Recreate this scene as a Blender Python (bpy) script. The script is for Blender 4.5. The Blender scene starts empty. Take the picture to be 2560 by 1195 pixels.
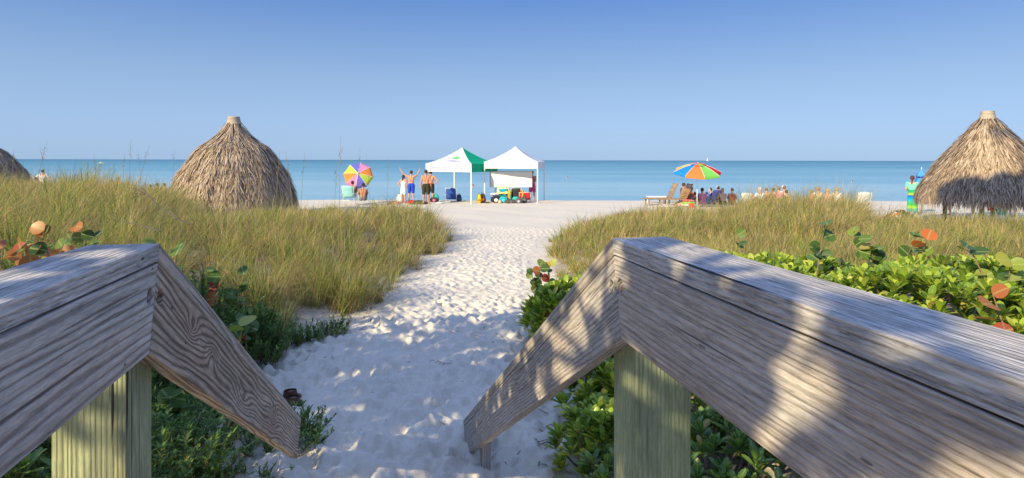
import bpy, bmesh, math, random
import numpy as np
from mathutils import Vector, Matrix
R = math.radians
S = bpy.context.scene
COL = S.collection
random.seed(7); rng = np.random.default_rng(7)

# ------------------------------------------------------------------ camera, sky, sun, exposure
EYE = 2.4; F = 1525.0
cam_d = bpy.data.cameras.new('camera'); cam = bpy.data.objects.new('camera', cam_d); COL.objects.link(cam)
cam.location = (0, 0, EYE); cam.rotation_euler = (R(90), R(0), 0)
cam.rotation_euler.rotate_axis('Z', R(0.12))
cam_d.sensor_width = 36; cam_d.lens = F / 2560 * 36; cam_d.shift_y = -(597.5 - 400) / 2560
cam_d.clip_start = .02; cam_d.clip_end = 30000
S.camera = cam
SUN_AZ, SUN_EL = 40, 27           # degrees left of straight behind the camera, height
sv = Vector((-math.sin(R(SUN_AZ)) * math.cos(R(SUN_EL)), -math.cos(R(SUN_AZ)) * math.cos(R(SUN_EL)), math.sin(R(SUN_EL))))
W = bpy.data.worlds.new('World'); S.world = W; W.use_nodes = True
nt = W.node_tree; bg = nt.nodes['Background']
sky = nt.nodes.new('ShaderNodeTexSky'); sky.sky_type = 'NISHITA'; sky.sun_disc = False
sky.sun_elevation = R(SUN_EL); sky.sun_rotation = math.atan2(sv.x, sv.y)
sky.air_density = 1.15; sky.dust_density = 0.6; sky.ozone_density = 2.5; sky.altitude = 0
def _n(t, **k):
    o = nt.nodes.new('ShaderNode' + t)
    for a, v in k.items(): setattr(o, a, v)
    return o
_tc = _n('TexCoord'); _sp = _n('SeparateXYZ'); nt.links.new(_tc.outputs['Generated'], _sp.inputs[0])
def _rampz(st):                     # clear-air colour correction by height above the horizon
    r = _n('ValToRGB'); nt.links.new(_sp.outputs[2], r.inputs[0])
    while len(r.color_ramp.elements) < len(st): r.color_ramp.elements.new(.5)
    for e, (p, c) in zip(r.color_ramp.elements, st): e.position = p; e.color = (*c, 1)
    return r.outputs[0]
_m = _n('Mix', data_type='RGBA', blend_type='MULTIPLY'); _m.inputs[0].default_value = 1
nt.links.new(sky.outputs[0], _m.inputs[6]); nt.links.new(_rampz([(0, (.43, .65, 1.0)), (.04, (.44, .60, 1.0)), (.125, (.51, .56, .76)), (.252, (.38, .50, .75)), (.6, (.70, .80, 1.0)), (1, (.85, .92, 1.0))]), _m.inputs[7])
_g = _n('Mix', data_type='RGBA'); _g.inputs[0].default_value = .75
nt.links.new(_m.outputs[2], _g.inputs[6]); _k = _n('VectorMath', operation='SCALE'); _k.inputs['Scale'].default_value = 10
nt.links.new(_rampz([(0, (.262, .375, .56)), (.06, (.247, .36, .545)), (.125, (.205, .318, .497)), (.252, (.094, .193, .426)), (.5, (.21, .32, .64)), (1, (.34, .48, .88))]), _k.inputs[0]); nt.links.new(_k.outputs[0], _g.inputs[7])
nt.links.new(_g.outputs[2], bg.inputs[0]); bg.inputs[1].default_value = 0.10
sl = bpy.data.lights.new('sun', 'SUN'); sl.energy = 4.4; sl.angle = R(.53); sl.color = (1, .86, .54)
so = bpy.data.objects.new('sun', sl); COL.objects.link(so); so.rotation_euler = sv.to_track_quat('Z', 'Y').to_euler()
S.view_settings.view_transform = 'Standard'; S.view_settings.look = 'None'; S.view_settings.gamma = 1
S.view_settings.exposure = 0.66
S.render.engine = 'CYCLES'

# ------------------------------------------------------------------ helpers
def tag(o, label=None, cat=None, group=None, kind=None):
    if label: o['label'] = label
    if cat: o['category'] = cat
    if group: o['group'] = group
    if kind: o['kind'] = kind
    return o
def empty(name, loc, rz=0, label=None, cat=None, group=None):
    o = bpy.data.objects.new(name, None); COL.objects.link(o); o.location = loc; o.rotation_euler = (0, 0, rz)
    o.empty_display_size = .1
    return tag(o, label, cat, group)
def link(name, me, mat, parent=None, smooth=False):
    o = bpy.data.objects.new(name, me); COL.objects.link(o)
    if mat is not None:
        for m in (mat if isinstance(mat, (list, tuple)) else [mat]): me.materials.append(m)
    if parent is not None: o.parent = parent
    if smooth: me.polygons.foreach_set('use_smooth', [True] * len(me.polygons))
    return o
def np_mesh(name, V, Fs, uv=None, smooth=False):
    """V (n,3); Fs list of int arrays (m,k); uv (n,2) per vertex"""
    me = bpy.data.meshes.new(name)
    tot = np.concatenate([f.reshape(-1) for f in Fs]).astype(np.int32)
    cnt = np.concatenate([np.full(len(f), f.shape[1], np.int32) for f in Fs])
    st = np.concatenate([[0], np.cumsum(cnt)[:-1]]).astype(np.int32)
    me.vertices.add(len(V)); me.vertices.foreach_set('co', np.asarray(V, np.float32).reshape(-1))
    me.loops.add(len(tot)); me.loops.foreach_set('vertex_index', tot)
    me.polygons.add(len(cnt)); me.polygons.foreach_set('loop_start', st); me.polygons.foreach_set('loop_total', cnt)
    if smooth: me.polygons.foreach_set('use_smooth', np.ones(len(cnt), bool))
    me.update(calc_edges=True)
    if uv is not None:
        l = me.uv_layers.new(name='UVMap'); l.data.foreach_set('uv', np.asarray(uv, np.float32)[tot].reshape(-1))
    return me
class MB:
    def __init__(s): s.v = []; s.f = []; s.m = []
    def add(s, vs, fs, mi=0):
        b = len(s.v); s.v += [tuple(v) for v in vs]; s.f += [tuple(i + b for i in f) for f in fs]; s.m += [mi] * len(fs); return s
    def box(s, c, d, rot=None, mi=0):
        vs = [Vector((x * d[0] / 2, y * d[1] / 2, z * d[2] / 2)) for x in (-1, 1) for y in (-1, 1) for z in (-1, 1)]
        if rot is not None: vs = [rot @ v for v in vs]
        return s.add([v + Vector(c) for v in vs], [(0, 1, 3, 2), (4, 6, 7, 5), (0, 4, 5, 1), (2, 3, 7, 6), (0, 2, 6, 4), (1, 5, 7, 3)], mi)
    def tube(s, pts, rs, n=8, mi=0, cap=True):
        pts = [Vector(p) for p in pts]
        if not isinstance(rs, (list, tuple)): rs = [rs] * len(pts)
        vs = []; up = None
        for i, p in enumerate(pts):
            d = (pts[min(i + 1, len(pts) - 1)] - pts[max(i - 1, 0)]).normalized()
            if up is None: up = d.orthogonal().normalized()
            up = (up - d * up.dot(d)).normalized(); sd = d.cross(up)
            for k in range(n):
                a = 2 * math.pi * k / n; vs.append(p + (up * math.cos(a) + sd * math.sin(a)) * rs[i])
        fs = [(i * n + k, i * n + (k + 1) % n, (i + 1) * n + (k + 1) % n, (i + 1) * n + k) for i in range(len(pts) - 1) for k in range(n)]
        if cap: fs += [tuple(range(n))[::-1], tuple((len(pts) - 1) * n + k for k in range(n))]
        return s.add(vs, fs, mi)
    def lathe(s, prof, n=24, c=(0, 0, 0), mi=0, sx=1, sy=1):
        vs = [(c[0] + r * sx * math.cos(2 * math.pi * k / n), c[1] + r * sy * math.sin(2 * math.pi * k / n), c[2] + z) for r, z in prof for k in range(n)]
        fs = [(i * n + k, i * n + (k + 1) % n, (i + 1) * n + (k + 1) % n, (i + 1) * n + k) for i in range(len(prof) - 1) for k in range(n)]
        return s.add(vs, fs, mi)
    def ball(s, c, r, n=10, m=7, sc=(1, 1, 1), mi=0):
        vs = []; 
        for i in range(1, m):
            t = math.pi * i / m
            for k in range(n):
                a = 2 * math.pi * k / n
                vs.append((c[0] + r * sc[0] * math.sin(t) * math.cos(a), c[1] + r * sc[1] * math.sin(t) * math.sin(a), c[2] + r * sc[2] * math.cos(t)))
        vs += [(c[0], c[1], c[2] + r * sc[2]), (c[0], c[1], c[2] - r * sc[2])]
        T = len(vs) - 2
        fs = [(i * n + k, (i + 1) * n + k, (i + 1) * n + (k + 1) % n, i * n + (k + 1) % n) for i in range(m - 2) for k in range(n)]
        fs += [(T, k, (k + 1) % n) for k in range(n)] + [(T + 1, (m - 2) * n + (k + 1) % n, (m - 2) * n + k) for k in range(n)]
        return s.add(vs, fs, mi)
    def bone(s, a, ra, b, rb, n=10):
        a = Vector(a); b = Vector(b)
        s.ball(a, ra, n); s.ball(b, rb, n)
        if (b - a).length > 1e-4: s.tube([a, a.lerp(b, .5), b], [ra, (ra + rb) / 2, rb], n)
        return s
    def build(s, name, mat, parent=None, smooth=False, bevel=0):
        me = bpy.data.meshes.new(name); me.from_pydata(s.v, [], s.f); me.update()
        o = link(name, me, mat, parent, smooth)
        if isinstance(mat, (list, tuple)) and len(mat) > 1: me.polygons.foreach_set('material_index', s.m)
        if bevel:
            b = o.modifiers.new('bevel', 'BEVEL'); b.width = bevel; b.segments = 2; b.limit_method = 'ANGLE'
        return o

# ------------------------------------------------------------------ shader helpers
class NT:
    def __init__(s, name):
        s.m = bpy.data.materials.new(name); s.m.use_nodes = True; s.t = s.m.node_tree
        s.b = s.t.nodes['Principled BSDF']; s.out = s.t.nodes['Material Output']
    def n(s, typ, **k):
        o = s.t.nodes.new('ShaderNode' + typ)
        for a, v in k.items(): setattr(o, a, v)
        return o
    def l(s, a, b): s.t.links.new(a, b)
    def set(s, sock, v):
        if hasattr(v, 'is_output') or isinstance(v, bpy.types.NodeSocket): s.l(v, sock)
        else: sock.default_value = v
    def math(s, op, a, b=0.0, c=None):
        m = s.n('Math', operation=op); s.set(m.inputs[0], a); s.set(m.inputs[1], b)
        if c is not None: s.set(m.inputs[2], c)
        return m.outputs[0]
    def noise(s, vec, scale, detail=3, rough=.5, dist=0):
        m = s.n('TexNoise'); s.l(vec, m.inputs['Vector']); m.inputs['Scale'].default_value = scale
        m.inputs['Detail'].default_value = detail; m.inputs['Roughness'].default_value = rough; m.inputs['Distortion'].default_value = dist
        return m.outputs[0]
    def mapv(s, vec, scale=(1, 1, 1), loc=(0, 0, 0), rot=(0, 0, 0)):
        m = s.n('Mapping'); s.l(vec, m.inputs[0]); m.inputs['Scale'].default_value = scale; m.inputs['Location'].default_value = loc; m.inputs['Rotation'].default_value = rot
        return m.outputs[0]
    def ramp(s, fac, stops, interp='LINEAR'):
        m = s.n('ValToRGB'); s.set(m.inputs[0], fac); cr = m.color_ramp; cr.interpolation = interp
        while len(cr.elements) < len(stops): cr.elements.new(.5)
        for e, (p, c) in zip(cr.elements, stops): e.position = p; e.color = (c[0], c[1], c[2], 1) if not isinstance(c, (int, float)) else (c, c, c, 1)
        return m.outputs[0]
    def mix(s, fac, a, b, mode='MIX'):
        m = s.n('Mix', data_type='RGBA', blend_type=mode); s.set(m.inputs[0], fac)
        s.set(m.inputs[6], a if not isinstance(a, tuple) else (*a[:3], 1)); s.set(m.inputs[7], b if not isinstance(b, tuple) else (*b[:3], 1))
        return m.outputs[2]
    def bump(s, h, st=.5, dist=.01, nrm=None):
        m = s.n('Bump'); s.l(h, m.inputs['Height']); m.inputs['Strength'].default_value = st; m.inputs['Distance'].default_value = dist
        if nrm is not None: s.l(nrm, m.inputs['Normal'])
        return m.outputs[0]
    def obj(s): return s.n('TexCoord').outputs['Object']
    def base(s, col, rough=.7, spec=.3):
        s.set(s.b.inputs['Base Color'], col if not isinstance(col, tuple) else (*col[:3], 1))
        s.set(s.b.inputs['Roughness'], rough); s.b.inputs['Specular IOR Level'].default_value = spec
        return s.m
_pc = {}
def plain(name, c, rough=.7, var=.15, scale=12, spec=.3, trans=0):
    """painted / cloth material with a little uneven wear"""
    k = (name, c)
    if k in _pc: return _pc[k]
    t = NT(name); v = t.obj(); nz = t.noise(v, scale, 4, .6)
    col = t.mix(nz, tuple(x * (1 - var) for x in c), tuple(min(1, x * (1 + var)) for x in c))
    t.base(col, rough, spec); t.l(t.bump(t.noise(v, scale * 6, 2), .15, .004), t.b.inputs['Normal'])
    if trans:
        tr = t.n('BsdfTranslucent'); t.l(col, tr.inputs[0]); mx = t.n('MixShader'); mx.inputs[0].default_value = trans
        t.l(t.b.outputs[0], mx.inputs[1]); t.l(tr.outputs[0], mx.inputs[2]); t.l(mx.outputs[0], t.out.inputs[0])
    _pc[k] = t.m
    return t.m
def leafy(name, stops, rough=.45, trans=.3, rib=None, spec=.35, interp='LINEAR', clump=0):
    t = NT(name); g = t.n('NewGeometry')
    col = t.ramp(g.outputs['Random Per Island'], stops, interp)
    ob = t.obj()
    col = t.mix(t.math('MULTIPLY', t.noise(ob, 9, 3), .5), col, t.mix(1, col, (.75, .8, .6), 'MULTIPLY'))
    if clump:
        col = t.mix(t.math('MULTIPLY', t.ramp(t.noise(ob, clump, 4, .65), [(.44, 0.0), (.56, 1.0)]), .85), t.mix(1, col, (1.25, 1.12, 1.05), 'MULTIPLY'), t.mix(1, col, (.55, .70, .55), 'MULTIPLY'))
        col = t.mix(t.math('MULTIPLY', t.ramp(t.noise(t.mapv(ob, loc=(9, 4, 2)), clump * .8, 3, .6), [(.50, 0.0), (.60, 1.0)]), .75), col, (.42, .28, .17))
    if rib:
        uv = t.n('TexCoord').outputs['UV']; sp = t.n('SeparateXYZ'); t.l(uv, sp.inputs[0])
        ax = t.math('ABSOLUTE', sp.outputs[0])
        mid = t.math('LESS_THAN', ax, rib)
        vein = t.math('GREATER_THAN', t.math('SINE', t.math('MULTIPLY', t.math('SUBTRACT', sp.outputs[1], t.math('MULTIPLY', ax, .5)), 38)), .93)
        f = t.math('MAXIMUM', t.math('MULTIPLY', mid, .55), t.math('MULTIPLY', vein, .22))
        col = t.mix(f, col, (.42, .45, .16))
    t.base(col, rough, spec)
    tr = t.n('BsdfTranslucent'); t.l(col, tr.inputs[0]); mx = t.n('MixShader'); mx.inputs[0].default_value = trans
    t.l(t.b.outputs[0], mx.inputs[1]); t.l(tr.outputs[0], mx.inputs[2]); t.l(mx.outputs[0], t.out.inputs[0])
    return t.m

def wood(name, dark, light, freq=150, warp=8, knots=(), seed=0, fleck=.5, green=0, xs=.9, bandmix=.8, crack=.6, sharp=1.7, irr=16):
    t = NT(name); v = t.obj(); vv = t.mapv(v, loc=(seed * 1.37, seed * .71, seed * .33))
    sp = t.n('SeparateXYZ'); t.l(v, sp.inputs[0]); X, Y, Z = sp.outputs
    c = t.math('ADD', Y, Z)
    wob = t.math('SUBTRACT', t.noise(t.mapv(vv, (xs, 5, 5)), 1.0, 2, .45), .5)
    f = t.math('MULTIPLY_ADD', c, freq, t.math('MULTIPLY', wob, warp * 2))
    f = t.math('MULTIPLY_ADD', t.noise(t.mapv(vv, (.25, 22, 22)), 1.0, 3, .6), irr, f)
    kd = None
    for kx, kz, sx, sz, A in knots:
        dx = t.math('DIVIDE', t.math('SUBTRACT', X, kx), sx); dz = t.math('DIVIDE', t.math('SUBTRACT', Z, kz), sz)
        d2 = t.math('ADD', t.math('MULTIPLY', dx, dx), t.math('MULTIPLY', dz, dz))
        g = t.math('EXPONENT', t.math('MULTIPLY', d2, -1.0)); f = t.math('MULTIPLY_ADD', g, A, f)
        core = t.math('LESS_THAN', d2, .035); kd = core if kd is None else t.math('MAXIMUM', kd, core)
    f = t.math('MULTIPLY_ADD', t.noise(t.mapv(vv, (6, 30, 30)), 1.0, 2), 1.6, f)
    s = t.math('MULTIPLY_ADD', t.math('SINE', f), .5, .5)
    s = t.math('POWER', s, sharp)
    fib = t.math('MULTIPLY_ADD', t.noise(t.mapv(vv, (11, 120, 120)), 1.0, 4, .75), .6, t.math('MULTIPLY', t.noise(t.mapv(vv, (28, 380, 380)), 1.0, 3, .7), .4))
    blot = t.noise(t.mapv(vv, (2.2, 7, 7)), 1.0, 4, .6)
    col = t.mix(t.math('MULTIPLY', s, bandmix), light, dark)
    fr = t.mix(1, t.ramp(fib, [(.38, .40), (.5, 1.0), (.60, 1.35)]), t.ramp(t.noise(t.mapv(vv, (1.6, 32, 32)), 1.0, 6, .8), [(.35, .70), (.5, 1.0), (.65, 1.2)]), 'MULTIPLY')
    col = t.mix(fleck, col, fr, 'MULTIPLY')
    col = t.mix(t.math('MULTIPLY', t.ramp(blot, [(.4, 0.0), (.7, 1.0)]), .45), col, t.mix(1, col, (1.18, .98, .78), 'MULTIPLY'))
    if green: col = t.mix(t.math('MULTIPLY', t.ramp(t.noise(t.mapv(vv, (3.5, 14, 14), loc=(3, 3, 3)), 1, 5, .75), [(.42, 0.0), (.58, 1.0)]), .7), col, (.17, .19, .13))
    if green: col = t.mix(t.math('MULTIPLY', t.ramp(t.noise(t.mapv(vv, (1, 9, 9)), 1, 3), [(.35, 0.0), (.65, 1.0)]), green), col, (.30, .36, .14))
    ck = t.ramp(t.noise(t.mapv(vv, (1.3, 75, 75)), 1.0, 2, .4), [(.69, 0.0), (.72, 1.0)])
    col = t.mix(t.math('MULTIPLY', ck, crack), col, (.035, .028, .025))
    # nail heads, worm holes and small dark marks
    vo = t.n('TexVoronoi'); t.l(t.mapv(vv, (6, 13, 13)), vo.inputs['Vector']); vo.inputs['Scale'].default_value = 1
    dot = t.math('LESS_THAN', vo.outputs['Distance'], .055)
    col = t.mix(t.math('MULTIPLY', dot, .85), col, (.05, .03, .022))
    stain = t.ramp(t.noise(t.mapv(vv, (.9, 4, 4), loc=(5, 2, 1)), 1.0, 5, .7), [(.50, 0.0), (.64, 1.0)]); col = t.mix(t.math('MULTIPLY', stain, .45), col, t.mix(1, col, (.62, .50, .40), 'MULTIPLY'))
    if kd is not None: col = t.mix(t.math('MULTIPLY', kd, .7), col, (.075, .055, .045))
    t.base(col, .72, .25)
    h = t.math('ADD', t.math('MULTIPLY', s, -.5), t.math('MULTIPLY', fib, .7)); h = t.math('MULTIPLY_ADD', ck, -1.5, h)
    t.l(t.bump(h, .75, .0035), t.b.inputs['Normal'])
    return t.m

# ------------------------------------------------------------------ terrain
XL = ([-5, 3, 6.1, 6.9, 10.2, 12.3, 17, 22, 26.5, 30], [-2.0, -2.2, -2.7, -1.95, -1.95, -1.75, -1.65, -2.6, -4.2, -6])
XR = ([-5, 3, 5, 6.9, 10, 12.8, 17, 22, 26], [.75, .45, .40, .38, .38, .35, .95, 2.6, 4.6])
def sst(t): t = np.clip(t, 0, 1); return t * t * (3 - 2 * t)
def gz(x, y):
    x = np.asarray(x, float); y = np.asarray(y, float)
    b = np.interp(y, [-30, 3, 4, 6, 10, 16, 24, 32, 36.5, 42, 60, 200, 9000], [.5, .5, .5, .46, .39, .26, .1, 0, -.01, -.75, -2, -6, -9])
    L = sst((np.interp(y, *XL) - x) / 2.2) * np.interp(y, [-5, 3, 6, 16, 24, 30], [.4, .42, .45, .42, .12, 0])
    far = sst((-x - .45 * y - .5) / 3) * np.interp(y, [4, 9, 14, 20, 27, 34], [0, .3, .55, .45, .15, 0])
    Rr = sst((x - np.interp(y, *XR)) / 1.6) * np.interp(y, [-5, 3, 5.5, 9, 14, 22, 28], [.5, .5, .5, .25, .15, .06, 0])
    und = (np.sin(x * 1.3 + y * .5) * np.sin(y * .9 - x * .3)) * .035 + np.sin(x * 3.1 + 1) * np.sin(y * 2.3) * .012
    und = und * np.interp(y, [0, 30, 45], [1, .8, 0])
    return b + L + far + Rr + und
def gz1(x, y): return float(gz(x, y))
def at(px, D, dz=0): return Vector(((px - 1280) / F * D, D, gz1((px - 1280) / F * D, D) + dz))
def pz(py, D): return EYE - (py - 398) / F * D

xs = np.unique(np.concatenate([np.linspace(-6000, -60, 14), np.linspace(-60, -10, 60), np.linspace(-10, -3, 70), np.linspace(-3, 2.0, 260), np.linspace(2.0, 2.6, 20), np.linspace(2.6, 10, 80), np.linspace(10, 60, 60), np.linspace(60, 6000, 14)]))
ys = np.unique(np.concatenate([np.linspace(-40, 2, 30), np.linspace(2, 3.3, 14), np.linspace(3.3, 8, 270), np.linspace(8, 12, 150), np.linspace(12, 20, 130), np.linspace(20, 45, 110), np.linspace(45, 200, 20), np.linspace(200, 9000, 12)]))
GX, GY = np.meshgrid(xs, ys); GZ = gz(GX, GY)
def stamp(cx, cy, a, l, w, d):
    i0, i1 = np.searchsorted(xs, [cx - .4, cx + .4]); j0, j1 = np.searchsorted(ys, [cy - .4, cy + .4])
    X = GX[j0:j1, i0:i1] - cx; Y = GY[j0:j1, i0:i1] - cy
    u = (X * math.cos(a) + Y * math.sin(a)) / l; v = (-X * math.sin(a) + Y * math.cos(a)) / w
    r2 = u * u + v * v
    GZ[j0:j1, i0:i1] += -d * np.exp(-r2 * 1.1) + d * .55 * np.exp(-(np.sqrt(r2) - 1.75) ** 2 / .25)
for i in range(4200):
    cy = 3.0 + 17 * rng.random() ** 1.25; xl = np.interp(cy, *XL) + .3; xr = np.interp(cy, *XR) - .1
    cx = xl + (xr - xl) * rng.random()
    k = rng.random()
    stamp(cx, cy, math.pi / 2 + rng.normal(0, .5), .075 + .05 * rng.random(), .034 + .022 * rng.random(), (.005 + .012 * k ** 2) * (1.7 if cy < 7.5 else 1.2 if cy < 9 else .75))
near = np.exp(-((GX + .5) / 2.6) ** 4) * np.interp(GY, [2, 3, 12, 20], [0, 1, .8, 0]); GZ += near * (.007 * np.sin(GX * 17 + 3 * np.sin(GY * 7)) * np.sin(GY * 21 + 2 * np.sin(GX * 9)) + .005 * rng.normal(0, 1, GX.shape) * .6)
gm = np_mesh('sand', np.stack([GX, GY, GZ], -1).reshape(-1, 3),
             [(lambda a, b: np.stack([a, a + 1, a + b + 1, a + b], -1))(np.add.outer(np.arange(len(ys) - 1) * len(xs), np.arange(len(xs) - 1)).reshape(-1), len(xs))], smooth=True)
# organic litter lies where plants grow
veg = np.maximum(sst((np.interp(GY, *XL) - .15 - GX) / .7), sst((GX - np.interp(GY, *XR) - .15) / .6)) * np.interp(GY, [2, 3, 18, 25], [1, 1, .85, 0])
hutd = np.minimum(np.hypot(GX + 11.4, GY - 25), np.hypot(GX - 17.1, GY - 22)); veg = veg * sst((hutd - 2.2) / 2)
vx = np.where((GX > .5 * GY) & (GY > 14), veg * np.interp(GY, [14, 17], [1, 0]), veg)
at_ = gm.attributes.new('litter', 'FLOAT', 'POINT'); at_.data.foreach_set('value', vx.reshape(-1).astype(np.float32))
t = NT('sand_grain'); v = t.obj()
a = t.n('Attribute', attribute_name='litter').outputs['Fac']
n1 = t.noise(v, 3.5, 5, .6); n2 = t.noise(v, 60, 4, .7)
sand = t.mix(n1, (.62, .55, .455), (.72, .655, .56)); sand = t.mix(t.ramp(n2, [(.35, .0), (.75, .5)]), sand, (.50, .44, .37))
speck = t.ramp(t.noise(v, 38, 3, .7), [(.70, 0.0), (.74, 1.0)]); sand = t.mix(t.math('MULTIPLY', speck, .35), sand, (.25, .19, .13))
lit = t.mix(t.ramp(t.noise(v, 22, 5, .7), [(.35, 0.0), (.65, 1.0)]), (.10, .07, .045), (.36, .29, .19))
lm = t.math('MULTIPLY', a, t.ramp(t.noise(v, 2.6, 5, .65), [(.36, .25), (.52, 1.0)]))
t.base(t.mix(lm, sand, lit), .92, .12)
b1 = t.bump(t.noise(v, 9, 4, .6), .55, .03); b2 = t.bump(t.noise(v, 220, 2, .7), .35, .0025, b1)
dw = t.bump(t.noise(t.mapv(v, (1.2, 2.2, 1)), 1.6, 3, .6), .25, .06, b2)
t.l(dw, t.b.inputs['Normal'])
tag(link('beach_sand', gm, t.m), kind='structure')

# sea
sm = np_mesh('sea', np.array([[-9000, 38, -.72], [9000, 38, -.72], [9000, 9000, -.72], [-9000, 9000, -.72]]), [np.array([[0, 1, 2, 3]])])
t = NT('sea_water'); v = t.obj(); sp = t.n('SeparateXYZ'); t.l(v, sp.inputs[0])
d = t.math('DIVIDE', sp.outputs[1], 1000)
lg = t.math('LOGARITHM', sp.outputs[1], 10)           # depth grows away from the shore
dep = t.math('MULTIPLY_ADD', lg, .5, -.78)              # 38 m .. ~6000 m  -> 0 .. 1.1
bands = t.noise(t.mapv(v, (.010, .07, 1)), 1, 4, .6)
dep2 = t.math('MULTIPLY_ADD', t.math('SUBTRACT', bands, .5), .85, dep)
col = t.ramp(dep2, [(0, (.30, .46, .52)), (.25, (.19, .38, .47)), (.5, (.09, .27, .35)), (.8, (.045, .18, .25)), (1, (.03, .13, .22))])
t.base(col, .32, .5); t.b.inputs['IOR'].default_value = 1.33
w1 = t.bump(t.noise(t.mapv(v, (.25, .9, 1)), 1, 5, .65), .9, .35)
w2 = t.bump(t.noise(t.mapv(v, (1.2, 4, 1)), 1, 3, .6), .7, .06, w1)
t.l(w2, t.b.inputs['Normal'])
tag(link('sea', sm, t.m), kind='structure')

# ------------------------------------------------------------------ boardwalk railings
SL = math.atan2(.583, math.sqrt(1 + .21 ** 2)); TH = math.tan(SL / 2)
def prism(poly, y0, y1):
    n = len(poly); m = MB()
    m.add([(x, y0, z) for x, z in poly] + [(x, y1, z) for x, z in poly],
          [tuple(range(n)), tuple(range(2 * n - 1, n - 1, -1))] + [(i, i + n, (i + 1) % n + n, (i + 1) % n) for i in range(n)])
    return m
def dense(name, poly, y0, y1, mat, parent, holes=()):
    o = prism(poly, y0, y1).build(name, mat, None)
    bm = bmesh.new(); bm.from_mesh(o.data); bmesh.ops.recalc_face_normals(bm, faces=bm.faces); bm.to_mesh(o.data); bm.free()
    for hx, hz, hy0, hy1 in holes:
        c = MB(); c.tube([(hx, hy0, hz), (hx, hy1, hz)], .0175, 24); co = c.build('cutter', None)
        b2 = bmesh.new(); b2.from_mesh(co.data); bmesh.ops.recalc_face_normals(b2, faces=b2.faces); b2.to_mesh(co.data); b2.free()
        md = o.modifiers.new('b', 'BOOLEAN'); md.object = co; md.operation = 'DIFFERENCE'; md.solver = 'EXACT'
        bpy.context.view_layer.update()
        me = bpy.data.meshes.new_from_object(o.evaluated_get(bpy.context.evaluated_depsgraph_get())); o.modifiers.clear(); o.data = me
        bpy.data.objects.remove(co)
    b = o.modifiers.new('bevel', 'BEVEL'); b.width = .0028; b.segments = 2; b.limit_method = 'ANGLE'; b.angle_limit = R(50)
    o.parent = parent
    return o
GREY_D, GREY_L = (.13, .115, .11), (.36, .325, .30)
mats = {
 'l_board': wood('weathered_plank', (.15, .13, .12), (.48, .445, .415), 330, 13, seed=1, bandmix=.7, sharp=3.2, fleck=.6),
 'l_slope': wood('knotty_plank', (.12, .085, .065), (.46, .375, .30), 360, 17, ((.33, -.095, .05, .03, 17), (.56, -.12, .05, .028, -14), (1.05, -.15, .16, .045, 15), (1.75, -.12, .07, .04, 16)), seed=2, bandmix=.9, xs=1.6, crack=.3),
 'l_cap': wood('weathered_handrail', (.19, .175, .165), (.48, .45, .43), 560, 7, seed=3, bandmix=.3, crack=.9, sharp=2.5, fleck=.95),
 'l_cap2': wood('sloping_handrail', (.15, .12, .10), (.46, .39, .33), 320, 12, seed=4, bandmix=.7),
 'r_board': wood('weathered_plank_right', (.21, .185, .17), (.50, .45, .41), 560, 20, ((-.42, -.13, .07, .012, 5), (-.78, -.15, .05, .010, 5)), seed=5, bandmix=.42, sharp=2.5, fleck=.7),
 'r_slope': wood('weathered_plank_slope', (.14, .12, .11), (.44, .40, .37), 480, 16, ((.35, -.11, .12, .012, 7), (1.3, -.1, .16, .02, 9)), seed=6, bandmix=.55, sharp=2.6, fleck=.65),
 'r_cap': wood('weathered_handrail_right', (.20, .185, .175), (.49, .46, .44), 600, 9, seed=7, bandmix=.3, crack=1, sharp=2.5, fleck=.95),
 'r_cap2': wood('sloping_handrail_right', (.15, .125, .11), (.44, .385, .33), 320, 8, seed=8, bandmix=.6),
 'steel': plain('galvanised_steel', (.30, .31, .33), .45, .3, 60),
}
def postmat(seed): return wood('treated_post_timber', (.15, .17, .085), (.42, .45, .27), 620, 9, seed=seed, green=.5, bandmix=.4, crack=.9, fleck=.55)
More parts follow.
